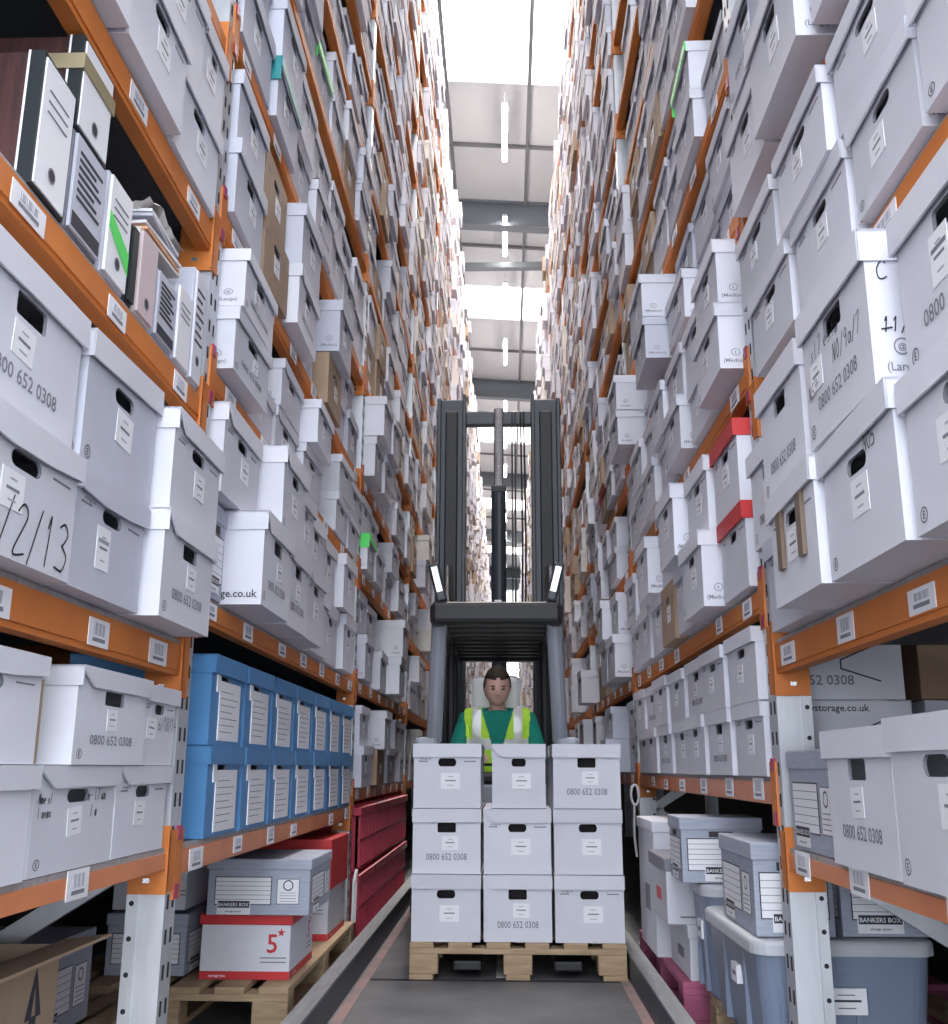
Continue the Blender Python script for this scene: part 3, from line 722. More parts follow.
# ------------------------------------------------------------------ other boxes and goods
def bankers(label, loc, rz, w, d, h, group='striped grey storage boxes', hole='inside', lid=True):
    """grey wood-print storage box: front at y=0, long sides at x=+-w/2"""
    t = thing('storage_box', label, 'box', (loc[0], loc[1], loc[2] + .0015), rz, group)
    b = MB()
    b.bbox(-w/2, w/2, 0, d, 0, h - .002, 'grey_card' if False else M['grey_card'], .003)
    for (O, U, ww) in ((Vector((0, -.0012, 0)), X3, w), (Vector((w/2 + .0012, d/2, 0)), Y3, d), (Vector((-w/2 - .0012, d/2, 0)), -Y3, d)):
        nrm = U.cross(Z3)
        def q(x0, x1, z0, z1, m, lift=0.0):
            b.add([O + nrm*lift + U*x0 + Z3*z0, O + nrm*lift + U*x1 + Z3*z0, O + nrm*lift + U*x1 + Z3*z1, O + nrm*lift + U*x0 + Z3*z1], [(0,1,2,3)], m)
        long_ = ww > .34
        x0, x1 = (-ww*.42, ww*.42) if not long_ else (-ww*.42, ww*.12)
        z0, z1 = h*.2, h*.68
        q(x0 - .003, x1 + .003, z0 - .003, z1 + .003, 'ink'); q(x0, x1, z0, z1, 'sticker', .0006)
        for k in range(1, 6): q(x0, x1, z0 + (z1-z0)*k/6, z0 + (z1-z0)*k/6 + .0016, 'greyink', .0012)
        bx = (x0 + x1)/2 - (0 if not long_ else .03)
        q(bx - .058, bx + .058, z0 - .034, z0 + .012, 'sticker', .0018); q(bx - .055, bx + .055, z0 - .012, z0 + .01, 'ink', .0024)
        b.text('BANKERS BOX', .016, O + nrm*.003 + U*bx + Z3*(z0 - .007), U, Z3, 'sticker')
        b.text('storage system', .009, O + nrm*.003 + U*bx + Z3*(z0 - .026), U, Z3, 'ink')
        if long_:
            q(ww*.18, ww*.40, h*.2, h*.66, 'ink', 0); q(ww*.18 + .002, ww*.40 - .002, h*.2 + .002, h*.66 - .002, 'sticker', .0006)
            ring(b, .018, .004, O + nrm*.0014 + U*ww*.29 + Z3*h*.54, U, Z3, 'ink')
            for k in range(4): q(ww*.21, ww*.37, h*(.25 + .05*k), h*(.26 + .05*k), 'greyink', .0014)
        else:
            q(-.04, .04, h*.71, h*.8, hole, .0008)
    b.build('body', t)
    if lid:
        b = MB(); o_ = .005
        b.bbox(-w/2 - o_, w/2 + o_, -o_, d + o_, h*.82, h + .004, M['grey_card'], .004); b.build('lid', t)
    return t
M['grey_card_'] = M['grey_card']
bankers('striped grey and white storage box on the lowest right shelf beside the post', (.69, 2.405, C[0] + H), -math.pi/2, .36, .4, .222, hole='magenta')
bankers('striped grey storage box set back between jutting white boxes, first left post', (-.775, 2.632, B1[1] + H), math.pi/2, .19, .38, .25)
def five_box(label, loc, rz, w, d, h, lidh, redbase=True, lid='red'):
    t = thing('storage_box', label, 'box', (loc[0], loc[1], loc[2] + .0015), rz, 'red and white storage boxes')
    b = MB(); b.bbox(-w/2, w/2, 0, d, 0, h, 'card', .003)
    faces = ((Vector((0, -.0012, 0)), X3, w), (Vector((w/2 + .0012, d/2, 0)), Y3, d), (Vector((-w/2 - .0012, d/2, 0)), -Y3, d))
    for O, U, ww in faces:
        if redbase:
            b.add([O - U*ww/2, O + U*ww/2, O + U*ww/2 + Z3*.026, O - U*ww/2 + Z3*.026], [(0,1,2,3)], 'red')
            b.text('storage box', .012, O + U*(-ww*.3) + Z3*.008 + U.cross(Z3)*.001, U, Z3, 'sticker')
        cx = ww*.3
        b.text('5', .085, O + U*cx + Z3*(h*.42), U, Z3, 'red')
        st = []
        for k in range(10):
            r_ = .015 if k % 2 == 0 else .006; a = math.pi/2 + k*math.pi/5
            st.append(O + U*(cx + .03 + r_*math.cos(a)) + Z3*(h*.42 + .064 + r_*math.sin(a)))
        b.add(st, [tuple(range(10))], 'red')
        for k in range(2): b.add([O + U*(cx - .04) + Z3*(h*.26 + k*.014), O + U*(cx + .05) + Z3*(h*.26 + k*.014), O + U*(cx + .05) + Z3*(h*.26 + .004 + k*.014), O + U*(cx - .04) + Z3*(h*.26 + .004 + k*.014)], [(0,1,2,3)], 'greyink')
    b.build('body', t)
    if lid:
        b = MB(); b.bbox(-w/2 - .008, w/2 + .008, -.008, d + .008, h - lidh, h + .006, lid, .005); b.build('lid', t)
    return t
def pallet(label, x0, x1, y0, y1, wm='wood', group='wooden pallets under the racks'):
    t = thing('pallet', label, 'pallet', ((x0+x1)/2, (y0+y1)/2, 0), 0, group)
    w, d = (x1-x0)/2, (y1-y0)/2
    for k in range(6):
        b = MB(); xx = -w + .05 + (2*w - .1)*k/5
        b.bbox(xx - .05, xx + .05, -d, d, .122, .144, wm, .003); b.build('deck_board', t)
    for yy in (-d + .05, 0, d - .05):
        b = MB(); b.bbox(-w, w, yy - .05, yy + .05, .1, .122, wm, .003); b.build('stringer_board', t)
        for xx in (-w + .06, 0, w - .06):
            b = MB(); b.bbox(xx - .06, xx + .06, yy - .05, yy + .05, .022, .1, wm, .004); b.build('block', t)
    for xx in (-w + .05, 0, w - .05):
        b = MB(); b.bbox(xx - .05, xx + .05, -d, d, 0, .022, wm, .003); b.build('base_board', t)
    return t
# left, ground level of the first full bay
PT = .144
pallet('bare wood pallet under the blue boxes carrying red and white boxes', -1.56, -.72, 3.62, 5.12)
five_box('white box with red lid and red 5, nearest on the left floor pallet', (-.9, 3.74, PT), 0, .31, .42, .205, .03)
bankers('grey storage box with striped label on top of the red-lidded box', (-.855, 3.70, PT + .2115), 0, .355, .42, .18)
five_box('white box with tall bright red lid at the far end of left pallet', (-.752, 4.78, PT), math.pi/2, .46, .36, .40, .2)
five_box('white box with red 5 stacked at the back left of the pallet', (-1.26, 3.78, PT + .215), 0, .26, .4, .19, .03, False, None)
bankers('dim grey storage box at the bottom back left of the pallet', (-1.26, 3.78, PT), 0, .28, .4, .2)
five_box('red-lidded white box at the back of the left pallet', (-1.16, 4.75, PT), math.pi/2, .4, .36, .3, .12)
# left floor, beside the first bay: brown carton with an open flap, dim boxes behind
t = thing('brown_carton', 'big brown cardboard carton with open flap and black upward arrow', 'carton', (-.97, 2.05, 0), math.pi/2)
w, d, h = .6, .42, .475
b = MB(); th = .006
b.box(-w/2, w/2, 0, th, 0, h, 'tan'); b.box(-w/2, w/2, d - th, d, 0, h, 'tan'); b.box(-w/2, -w/2 + th, th, d - th, 0, h, 'tan'); b.box(w/2 - th, w/2, th, d - th, 0, h, 'tan'); b.box(-w/2, w/2, 0, d, 0, th, 'tan')
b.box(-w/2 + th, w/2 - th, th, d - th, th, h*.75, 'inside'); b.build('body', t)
b = MB(); O = Vector((.19, -.001, .2))
b.add([O + X3*a + Z3*c for a, c in ((-.016, 0), (.016, 0), (.016, .15), (.038, .15), (0, .25), (-.038, .15), (-.016, .15))], [tuple(range(7))], 'ink')
b.add([O + Vector((0, -.0006, 0)) + X3*a + Z3*c for a, c in ((-.009, .155), (.009, .155), (0, .21))], [(0,1,2)], 'tan')
b.box(-.1, -.06, -.0016, 0, .0, h, 'tape'); b.build('printed_arrow', t)
b = MB(); b.box(-w/2, w/2 + .03, -.10, .004, h, h + .006, 'tan', Matrix.Translation((0, 0, h)) @ Matrix.Rotation(R(-7), 4, 'X') @ Matrix.Translation((0, 0, -h))); b.build('flap', t)
b = MB(); b.box(-w/2, w/2, d - .2, d + .004, h + .002, h + .008, 'tan'); b.build('flap', t)
pallet('dark wooden pallet deep under the first left shelf', -1.62, -1.12, 2.62, 3.5)
bankers('dim grey storage box deep in the shadow under the lowest left shelf', (-1.22, 3.0, PT), math.pi/2, .38, .4, .24)
bankers('dim grey storage box behind the brown carton, resting on another', (-1.41, 2.2, .248), math.pi/2, .36, .29, .22)
bankers('dim grey storage box on the floor behind the brown carton', (-1.41, 2.2, 0), math.pi/2, .36, .29, .24)
# left, second bay at ground level: red crates
def crate(label, loc, w=.6, d=.42, h=.318):
    t = thing('red_crate', label, 'crate', loc, math.pi/2, 'red plastic crates')
    b = MB(); tp = .03
    for x0, x1, y0, y1 in ((-w/2, w/2, 0, .012), (-w/2, w/2, d - .012, d), (-w/2, -w/2 + .012, 0, d), (w/2 - .012, w/2, 0, d)): b.box(x0, x1, y0, y1, .02, h - .04, 'redpla')
    b.box(-w/2, w/2, 0, d, 0, .02, 'redpla')
    for k in range(7): xx = -w/2 + .04 + k*(w - .08)/6; b.box(xx - .008, xx + .008, -.012, 0, .02, h - .05, 'redpla')
    b.box(-w/2, w/2, -.012, 0, h*.45, h*.5, 'redpla'); b.build('body', t)
    b = MB(); b.bbox(-w/2 - .015, w/2 + .015, -.02, d + .015, h - .045, h, 'redpla', .006); b.bbox(-w/2 + .02, w/2 - .02, .02, d - .02, h - .002, h + .012, 'redpla', .004); b.build('lid', t)
for q in range(4):
    for r_ in range(2):
        crate('red plastic crate beyond the blue boxes, %s from the second left post, %s' % (ORD[q], ['on the floor', 'stacked on top'][r_]), (-.765, 5.765 + q*.64, r_*.332))
# right, ground level
pallet('bare wood pallet under the frosted grey tub on the right', .66, 1.55, 2.72, 3.62)
pallet('pink painted pallet carrying white boxes on the right floor', .6, 1.5, 3.78, 4.95, 'pinkwood')
def tub(label, x0, x1, y0, y1, z, h):
    t = thing('plastic_tub', label, 'tub', ((x0+x1)/2, (y0+y1)/2, z), 0, 'lidded plastic tubs')
    w, d = (x1-x0)/2, (y1-y0)/2
    bm = bmesh.new(); bmesh.ops.create_cube(bm, size=1)
    for v in bm.verts:
        k = .88 if v.co.z < 0 else .97
        v.co = Vector((v.co.x*2*w*k, v.co.y*2*d*(k + .02), (v.co.z + .5)*(h - .03)))
    bmesh.ops.bevel(bm, geom=[e for e in bm.edges if abs(e.verts[0].co.z - e.verts[1].co.z) > .05], offset=.05, segments=5, affect='EDGES', profile=.5)
    bmesh.ops.bevel(bm, geom=[e for e in bm.edges if max(e.verts[0].co.z, e.verts[1].co.z) < .01], offset=.015, segments=2, affect='EDGES', profile=.5)
    bm.verts.index_update(); b = MB(); b.add([v.co.copy() for v in bm.verts], [tuple(v.index for v in f.verts) for f in bm.faces], 'tub'); bm.free()
    yf = -d*.945
    for x in (-w*.72, w*.1): b.box(x - .006, x + .006, yf - .006, yf + .05, .03, h*.78, 'tub')
    b.box(-w*.72, w*.1, yf - .012, yf + .05, h*.77, h*.79, 'tub')
    for y in (-d*.45, d*.3): b.box(-w*.965, -w*.8, y - .008, y + .008, .02, h*.8, 'tub')
    b.build('body', t)
    bm = bmesh.new(); bmesh.ops.create_cube(bm, size=1)
    for v in bm.verts: v.co = Vector((v.co.x*2*(w + .006), v.co.y*2*(d + .006), h - .035 + (v.co.z + .5)*.035))
    bmesh.ops.bevel(bm, geom=[e for e in bm.edges if abs(e.verts[0].co.z - e.verts[1].co.z) > .02], offset=.06, segments=6, affect='EDGES', profile=.5)
    bmesh.ops.bevel(bm, geom=[e for e in bm.edges if min(e.verts[0].co.z, e.verts[1].co.z) > h - .001], offset=.012, segments=3, affect='EDGES', profile=.5)
    bm.verts.index_update(); b = MB(); b.add([v.co.copy() for v in bm.verts], [tuple(v.index for v in f.verts) for f in bm.faces], 'tublid'); bm.free(); b.build('lid', t)
    b = MB(); b.box(-.06, .04, yf - .022, yf - .012, h*.42, h*.42 + .06, 'sticker')
    for k, (l, e) in enumerate(((.03, .002), (.05, .005), (.03, .002))): b.box(-.01 - l/1.4, -.01 + l/1.4, yf - .023, yf - .022, h*.42 + .014 + k*.015, h*.42 + .014 + e + k*.015, 'ink')
    b.build('label', t)
    b = MB(); b.box(-w*1.0, -w*.93, -d*.2 - .035, -d*.2 + .035, h*.5, h*.66, 'sticker'); b.box(-w*1.003, -w*1.0, -d*.2 - .02, -d*.2 + .02, h*.56, h*.6, 'greyink'); b.build('label', t)
tub('large frosted grey plastic tub behind the first right post', .62, 1.07, 2.75, 3.43, PT, .29)
tub('smaller frosted grey plastic tub farther back on the right', .63, 1.02, 3.46, 3.76, PT, .345)
bankers('grey striped storage box on the front corner of the large tub', (.735, 2.79, PT + .291), 0, .2, .4, .225)
bankers('wide grey storage box on the large tub, right of the post', (1.035, 2.80, PT + .291), 0, .36, .28, .215)
bankers('grey striped storage box on the smaller tub, farther back', (.70, 3.5, PT + .346), 0, .26, .24, .2)
def white_carton(label, x0, x1, y0, y1, z, h, lidm, text=None):
    t = thing('white_carton', label, 'box', ((x0+x1)/2, y0, z), 0, 'white cartons on the pink pallet')
    w, d = (x1-x0), (y1-y0)
    b = MB(); b.bbox(-w/2, w/2, 0, d, 0, h, 'card', .004); b.box(-w*.3, w*.2, -.0015, 0, h*.84, h*.86, 'greyink'); b.box(-w*.35, .1*w, -.0015, 0, h*.1, h*.13, 'greyink')
    b.box(-w/2 - .0015, -w/2, d*.3, d*.6, h*.3, h*.5, 'red' if lidm != 'card' else 'greyink'); b.build('body', t)
    b = MB(); b.bbox(-w/2 - .006, w/2 + .006, -.006, d + .006, h - .04, h + .004, lidm, .004)
    if text:
        b.text(text, .024, Vector((0, -.0075, h - .03)), X3, Z3, 'greyink')
        scribble(b, text[:8], -w*.3, .1, .05, Vector((0, 0, h + .0052)), X3, Y3, .005)
    b.build('lid', t)
white_carton('white carton with dark grey lid on top of another, pink pallet', .56, .86, 3.80, 4.2, PT + .18, .215, 'greyink')
white_carton('low white carton standing directly on the pink pallet', .63, .9, 3.79, 4.2, PT, .176, 'card')
white_carton('tall white carton with handwriting on its lid, back of pink pallet', .58, .98, 4.24, 4.7, PT, .5, 'card', 'www.bankersbox')
t = thing('brown_carton', 'small brown carton standing on the edge of the pink pallet', 'carton', (.6, 4.42 + .45, PT), -math.pi/2, )
t.location = (.66, 4.83, PT)
b = MB(); b.bbox(-.09, .09, 0, .3, 0, .3, 'tan', .004); b.box(-.02, .02, -.001, .28, .06, .3005, 'tape'); b.build('body', t)
b = MB(); b.box(-.05, .02, -.002, 0, .12, .19, 'sticker'); b.build('label', t)
t = thing('strap_loop', 'loop of white strapping hanging on the second right post', 'strap', (.655, posty('R', 2) - .06, .72))
b = MB(); b.tube([(.02*math.cos(a), -.004, .05*math.sin(a)) for a in [k*math.pi/8 for k in range(17)]], .007, 'cushion', 6); b.tube([(-.005, -.004, -.05), (-.01, -.004, -.2), (.0, -.004, -.3)], .006, 'cushion', 6); b.build('loop', t)
t = thing('strap_loop', 'two white straps hanging by the second left post', 'strap', (-.76, posty('L', 2) + .055, .3))
b = MB(); b.tube([(0, 0, -.26), (.004, 0, 0), (.01, .03, .05), (.004, .06, .02), (0, .065, -.2)], .009, 'cushion', 6); b.build('loop', t)
t = thing('manila_folders', 'tan folders wedged between two white boxes on the lowest left shelf', 'folders', (-.80, 1.75, A[0] + .1845 + H), math.pi/2)
b = MB()
for k in range(5): b.box(-.03 + k*.012, -.024 + k*.012, .004*(k % 3), .3, 0, .15 - .006*(k % 2), 'tan' if k % 2 else 'kraft', Matrix.Rotation(R(-5 + k*2), 4, 'Z'))
b.build('folders', t)
# files on the third left shelf
def file_box(label, y0, y1, z, h, front, side, marks, x=-.775, d=.3):
    t = thing('file_box', label, 'file', (x, (y0+y1)/2, z + H + .0015), math.pi/2, 'files and binders on the third left shelf')
    w = y1 - y0; b = MB()
    b.bbox(-w/2, w/2, .004, d, 0, h, side, .004)
    if side == 'woodgrain':
        b.box(-w/2 - .001, w/2 + .001, 0, .024, -.0005, h + .001, 'spine'); b.box(-w/2 - .0016, w/2 + .0016, 0.024, .028, -.001, h + .0015, 'sticker')
    b.build('case', t)
    b = MB(); b.box(-w/2 + .006, w/2 - .006, -.003, .003, .006, h - .008, front); b.build('spine_label', t)
    O = Vector((0, -.0042, 0))
    b = MB()
    def flush(nm):
        nonlocal b
        if b.v: b.build(nm, t)
        b = MB()
    if 'hole' in marks:
        ring(b, .014, .004, O + Z3*h*.2, X3, Z3, 'greyink')
        n_ = 12; b.add([O + X3*(.0105*math.cos(2*math.pi*k/n_)) + Z3*(h*.2 + .0105*math.sin(2*math.pi*k/n_)) for k in range(n_)], [tuple(range(n_))], 'inside')
    flush('finger_hole')
    if 'lines' in marks:
        for k in range(7): b.box(-w*.35, w*(.35 - .1*(k % 3)), -.0042, -.003, h*(.35 + .075*k), h*(.35 + .075*k) + .006, 'ink')
    flush('printed_lines')
    if 'bar' in marks: b.box(-w*.42, w*.42, -.0042, -.003, h*.06, h*.2, 'ink')
    flush('printed_bar')
    if 'green' in marks: b.add([O + X3*a + Z3*c for a, c in ((-w*.45, h*.62), (w*.45, h*.42), (w*.45, h*.2), (-w*.45, h*.45))], [(0,1,2,3)], 'green')
    flush('green_flash')
    if 'text' in marks:
        for k in range(3): b.box(-w*.3, w*.3, -.0042, -.003, h*(.6 + .08*k), h*(.6 + .08*k) + .003, 'greyink')
    flush('printed_lines')
    if side == 'woodgrain':
        b = MB(); b.box(-w/2 - .004, w/2 + .004, -.006, d + .004, h*.62, h*.62 + .032, 'kraft') if 'strap' in marks else None
        if b.v: b.build('strap', t)
    return t
z3 = A[2]
file_box('red woodgrain binder standing at the left edge, white spine', 1.46, 1.585, z3, .25, 'sticker', 'woodgrain', 'hole text')
file_box('flat grey file with dense black text under the strapped binder', 1.60, 1.745, z3, .2, 'card_b', 'greyink', 'lines bar')
file_box('red woodgrain binder with a kraft strap, raised on a grey file', 1.595, 1.735, z3 + .2005, .19, 'sticker', 'woodgrain', 'hole strap')
file_box('white file with bright green flash on its spine', 1.765, 1.885, z3, .22, 'sticker', 'card_b', 'green hole text')
file_box('thin black file between white and pale pink files', 1.895, 1.935, z3, .18, 'spine', 'spine', '')
file_box('pale pink file box with round finger hole', 1.945, 2.05, z3, .2, mat('pink_paper', (.62, .5, .52), .8), 'card_c', 'hole')
file_box('grey file with printed lines beneath crumpled paper', 2.06, 2.19, z3, .165, 'card_b', 'grey_card_', 'lines bar')
file_box('upright white file nearest the post on third left shelf', 2.32, 2.405, z3, .3, 'card', 'card_b', 'hole lines')
file_box('short white file next to the tallest file by the post', 2.2, 2.31, z3, .2, 'sticker', 'card_b', 'text')
t = thing('paper_bundle', 'crumpled bundle of papers in a clear sleeve lying on the files', 'papers', (-.775, 2.1, z3 + H + .2005), math.pi/2)
rr = random.Random(4); b = MB()
for k, mm in enumerate(('card_c', 'peach', 'sticker', 'card_b', 'sticker')):
    b.box(-.12, .09, .0, .22, k*.014, k*.014 + .007, mm, Matrix.Rotation(R(rr.uniform(-4, 4)), 4, 'Z') @ Matrix.Rotation(R(rr.uniform(-1, 2)), 4, 'Y'))
b.build('papers', t)
bm = bmesh.new(); bmesh.ops.create_grid(bm, x_segments=14, y_segments=14, size=.13)
for v in bm.verts: v.co = Vector((v.co.x*.95 - .015, v.co.y*.8 + .1, .078 + .02*math.sin(v.co.x*45)*math.cos(v.co.y*38) + rr.uniform(-.006, .006) + max(0, .05 - abs(v.co.x + .05))*.6))
bm.verts.index_update(); b = MB(); b.add([v.co.copy() for v in bm.verts], [tuple(v.index for v in f.verts) for f in bm.faces], 'card_c'); bm.free()
b.build('sleeve', t)
# goods set deep behind the first right post
t = thing('brown_carton', 'dark brown carton deep on the lowest right shelf, behind white boxes', 'carton', (1.3, 2.79, D1[0] + .201 + H), 0)
b = MB(); b.bbox(-.19, .19, 0, .33, 0, .21, 'brown', .004); b.build('body', t)
b = MB(); b.box(.02, .1, -.002, 0, .1, .16, 'sticker'); b.build('label', t)
b = MB(); b.box(-.191, .191, .15, .19, .0, .2115, 'tape'); b.build('tape', t)
archive_box(dict(loc=(1.3, 2.8, D1[0] + H + .0015), rz=0, w=.36, d=.34, h=.195, cm='card_b', key='s', lid='straight', lidc=None, lab=None), 'white box deep under the dark brown carton, seen past the right post')

# ------------------------------------------------------------------ load on the truck's forks
LY = 4.52
t = pallet('pallet of white boxes carried low on the truck forks', -.405, .497, LY + .02, LY + .86, group='carried pallet')
for ch in t.children: ch.location.z += 0
xs = [(-.40, -.11), (-.096, .19), (.204, .492)]
nm3 = ['left', 'middle', 'right']
for r_ in range(3):
    for c_ in range(3):
        for d_ in range(2):
            x0, x1 = xs[c_]
            if r_ == 2 and c_ == 1: x0, x1 = -.06, .17
            w = x1 - x0; hh = .262 if r_ < 2 else .266
            lab = '%s box of the %s row on the carried load, %s' % (['bottom', 'middle', 'top'][r_], nm3[c_], ['facing the aisle', 'behind the front one'][d_])
            if r_ == 2 and c_ == 1 and d_ == 0: lab = 'narrow white box with dark handle slot, top middle of carried load'
            archive_box(dict(loc=((x0+x1)/2, LY + .03 + d_*.415 + .006*((r_+c_) % 2), PT + .0015 + r_*.2685), rz=R(((r_*3 + c_*5 + d_) % 4 - 1.5)*.25), w=w, d=.39, h=hh, cm='card', key='nfs'[(r_+c_) % 3], lid=['straight', 'cut', 'straight'][c_],
                             lidc=None, lab=(0, .05, .3, 0)), lab, 'boxes on the carried pallet')
# ------------------------------------------------------------------ the order-picking truck
tk = thing('forklift_truck', 'dark order-picking forklift with tall twin mast, driver cab and white backrest', 'forklift', (-.05, 7.0, 0))
tk_T = Matrix.Translation((.05, -7.0, 0))
def part(name, fn, parent=None):
    b = MB(); b.T = tk_T; fn(b); return b.build(name, parent or tk)
cx = -.05
def fork(sx):
    fx_ = .046 + sx*.21
    return lambda b: (b.bbox(fx_ - .06, fx_ + .06, LY + .05, 5.62, .03, .07, 'truck2', .008), b.bbox(fx_ - .06, fx_ + .06, 5.55, 5.62, .03, .6, 'truck2', .008))
for sx in (-1, 1): part('fork', fork(sx))
part('fork_carriage', lambda b: (b.bbox(cx - .42, cx + .42, 5.62, 5.67, .1, .2, 'truck', .01), b.bbox(cx - .42, cx + .42, 5.62, 5.67, .45, .58, 'truck', .01), b.bbox(cx - .36, cx - .28, 5.63, 5.68, .1, .6, 'truck', .01), b.bbox(cx + .28, cx + .36, 5.63, 5.68, .1, .6, 'truck', .01)))
part('platform', lambda b: b.bbox(cx - .46, cx + .46, 5.68, 7.3, .1, .2, 'truck', .02))
part('chassis', lambda b: (b.bbox(cx - .48, cx + .48, 7.3, 8.9, .06, .95, 'truck', .05), b.bbox(cx - .44, cx + .44, 8.2, 8.95, .9, 1.15, 'truckgrey', .05)))
def wheel(x, y, r):
    return lambda b: (b.cyl((x - .05, y, r), (x + .05, y, r), r, 'rubber', 20), b.cyl((x - .053, y, r), (x + .053, y, r), r*.5, 'truckgrey', 14))
for x in (cx - .38, cx + .38): part('wheel', wheel(x, 5.95, .095)) ; part('wheel', wheel(x, 8.5, .15))
# front console with the controls
part('console', lambda b: (b.bbox(cx - .4, cx + .4, 5.70, 5.80, .2, .78, 'truckgrey', .03), b.bbox(cx - .36, cx + .36, 5.69, 5.86, .76, .83, 'truck2', .025)))
def sw(b): b.cyl((cx - .1, 5.8, .82), (cx - .1, 5.8, .86), .015, 'truck2'); b.cyl((cx - .1, 5.8, .86), (cx - .1, 5.8, .875), .085, 'rubber', 20)
part('steering_wheel', sw)
part('control_grip', lambda b: (b.cyl((cx + .16, 5.8, .82), (cx + .16, 5.79, .9), .016, 'rubber'), b.bbox(cx + .135, cx + .185, 5.77, 5.82, .89, .93, 'rubber', .015)))
# side panels and cab pillars
for sx in (-1, 1):
    part('side_panel', lambda b: (b.bbox(cx + sx*.40 - .07, cx + sx*.40 + .07, 5.9, 6.05, .2, 1.02, 'truckgrey', .03), b.bbox(cx + sx*.43 - .045, cx + sx*.43 + .045, 6.05, 7.1, .2, .98, 'truckgrey', .03)))
    part('pillar', lambda b: (b.cyl((cx + sx*.36, 5.96, 1.0), (cx + sx*.325, 5.75, 1.64), .045, 'truckgrey', 12), b.bbox(cx + sx*.30 - .02, cx + sx*.30 + .02, 6.6, 6.68, .2, 1.64, 'truck2', .01)))
    part('pillar', lambda b: b.bbox(cx + sx*.33 - .04, cx + sx*.33 + .04, 7.3, 7.4, .9, 1.66, 'truck', .015))
def guard(b):
    b.bbox(cx - .36, cx + .36, 5.55, 5.66, 1.62, 1.74, 'truck2', .025); b.bbox(cx - .36, cx + .36, 7.6, 7.72, 1.62, 1.74, 'truck', .025)
    for sx in (-1, 1): b.bbox(cx + sx*.33 - .04, cx + sx*.33 + .04, 5.6, 7.7, 1.62, 1.74, 'truck', .025)
    for k in range(9): y = 5.76 + k*.215; b.bbox(cx - .32, cx + .32, y, y + .09, 1.645, 1.70, 'truck2', .01)
    b.bbox(cx - .32, cx + .32, 6.5, 7.65, 1.70, 1.725, 'truck2', .005)
part('overhead_guard', guard)
for sx in (-1, 1):
    def wl(b):
        b.T = tk_T @ Matrix.Translation((cx + sx*.30, 5.6, 1.745)) @ Matrix.Rotation(R(14*sx), 4, 'Y')
        b.bbox(-.03, .03, -.03, .03, .0, .22, 'truck', .012); b.bbox(-.02, .02, -.036, -.028, .05, .2, 'chrome', .004)
    part('highlight_bar', wl)  # bright bars added in the shape of pale highlight streaks; they give no light
part('seat', lambda b: b.bbox(cx - .24, cx + .24, 6.09, 6.44, .28, .362, 'truck2', .035))
part('backrest', lambda b: (b.bbox(cx - .2, cx + .2, 6.47, 6.55, .42, 1.12, 'truck2', .04), b.bbox(cx - .165, cx + .145, 6.42, 6.48, .98, 1.41, 'cushion', .045, seg=4)))
# mast
def mastcol(sx):
    def f(b):
        x = cx + sx*.385; w = .105
        b.bbox(x - w, x + w, 7.98, 8.02, .1, 3.82, 'truck', .008); b.bbox(x + sx*w - .018, x + sx*w + .018, 7.94, 8.16, .1, 3.82, 'truck', .008)
        b.bbox(x - sx*w - .014, x - sx*w + .014, 7.9, 8.16, .1, 3.84, 'truck', .006); b.bbox(x - .05, x + .05, 7.92, 7.99, .12, 3.7, 'truck2', .01)
    return f
for sx in (-1, 1): part('mast_column', mastcol(sx))
part('mast_crossbar', lambda b: b.bbox(cx - .42, cx + .42, 8.04, 8.12, 3.62, 3.74, 'truck', .01))
part('mast_crossbar', lambda b: b.bbox(cx - .42, cx + .42, 8.04, 8.12, 1.75, 1.9, 'truck', .01))
part('lift_cylinder', lambda b: (b.cyl((-.05, 7.95, .9), (-.05, 7.95, 3.0), .06, 'truck', 18), b.cyl((-.05, 7.95, 3.0), (-.05, 7.95, 3.72), .04, 'chrome', 16), b.bbox(-.11, .01, 7.9, 8.0, 3.0, 3.06, 'truck2', .01)))
part('lift_chain', lambda b: [b.bbox(x - .007, x + .007, 7.95, 7.965, 1.7, 3.7, 'truck2', .002) for x in (.06, .085)])
part('cable_bundle', lambda b: [b.tube([(x, 7.9, 1.72), (x + .01, 7.9, 2.6), (x, 7.9, 3.68)], .008, 'rubber', 6) for x in (.13, .155)])
for sx in (-1, 1):
    part('hydraulic_hose', lambda b: [b.tube([(cx + sx*(.3 + .03*q), 7.8, 1.74), (cx + sx*(.34 + .03*q), 7.74, 1.95), (cx + sx*(.37 + .03*q), 7.82, 2.15), (cx + sx*(.38 + .03*q), 7.93, 2.4)], .012, 'chrome' if q else 'rubber', 8) for q in range(2)])
part('data_plate', lambda b: b.bbox(-.085, -.03, 7.855, 7.865, 1.82, 2.12, 'cushion', .002))

# ------------------------------------------------------------------ the driver
PX, PY = -.05, 6.12
def skinmesh(nodes, edges, root, lv=2):
    names = list(nodes); me = bpy.data.meshes.new('s'); me.from_pydata([nodes[k][0] for k in names], [(names.index(a), names.index(c)) for a, c in edges], [])
    o = bpy.data.objects.new('s', me); col.objects.link(o)
    md = o.modifiers.new('skin', 'SKIN'); md.use_smooth_shade = True
    for k, v in zip(names, me.skin_vertices[0].data):
        r_ = nodes[k][1]; v.radius = r_ if isinstance(r_, tuple) else (r_, r_); v.use_root = (k == root)
    s2 = o.modifiers.new('sub', 'SUBSURF'); s2.levels = lv; s2.render_levels = lv
    dg = bpy.context.evaluated_depsgraph_get(); res = bpy.data.meshes.new_from_object(o.evaluated_get(dg))
    bpy.data.objects.remove(o); return res
V = Vector
def P(x, y, z): return (PX + x, PY + y, z + (.03 if z > .6 else 0))
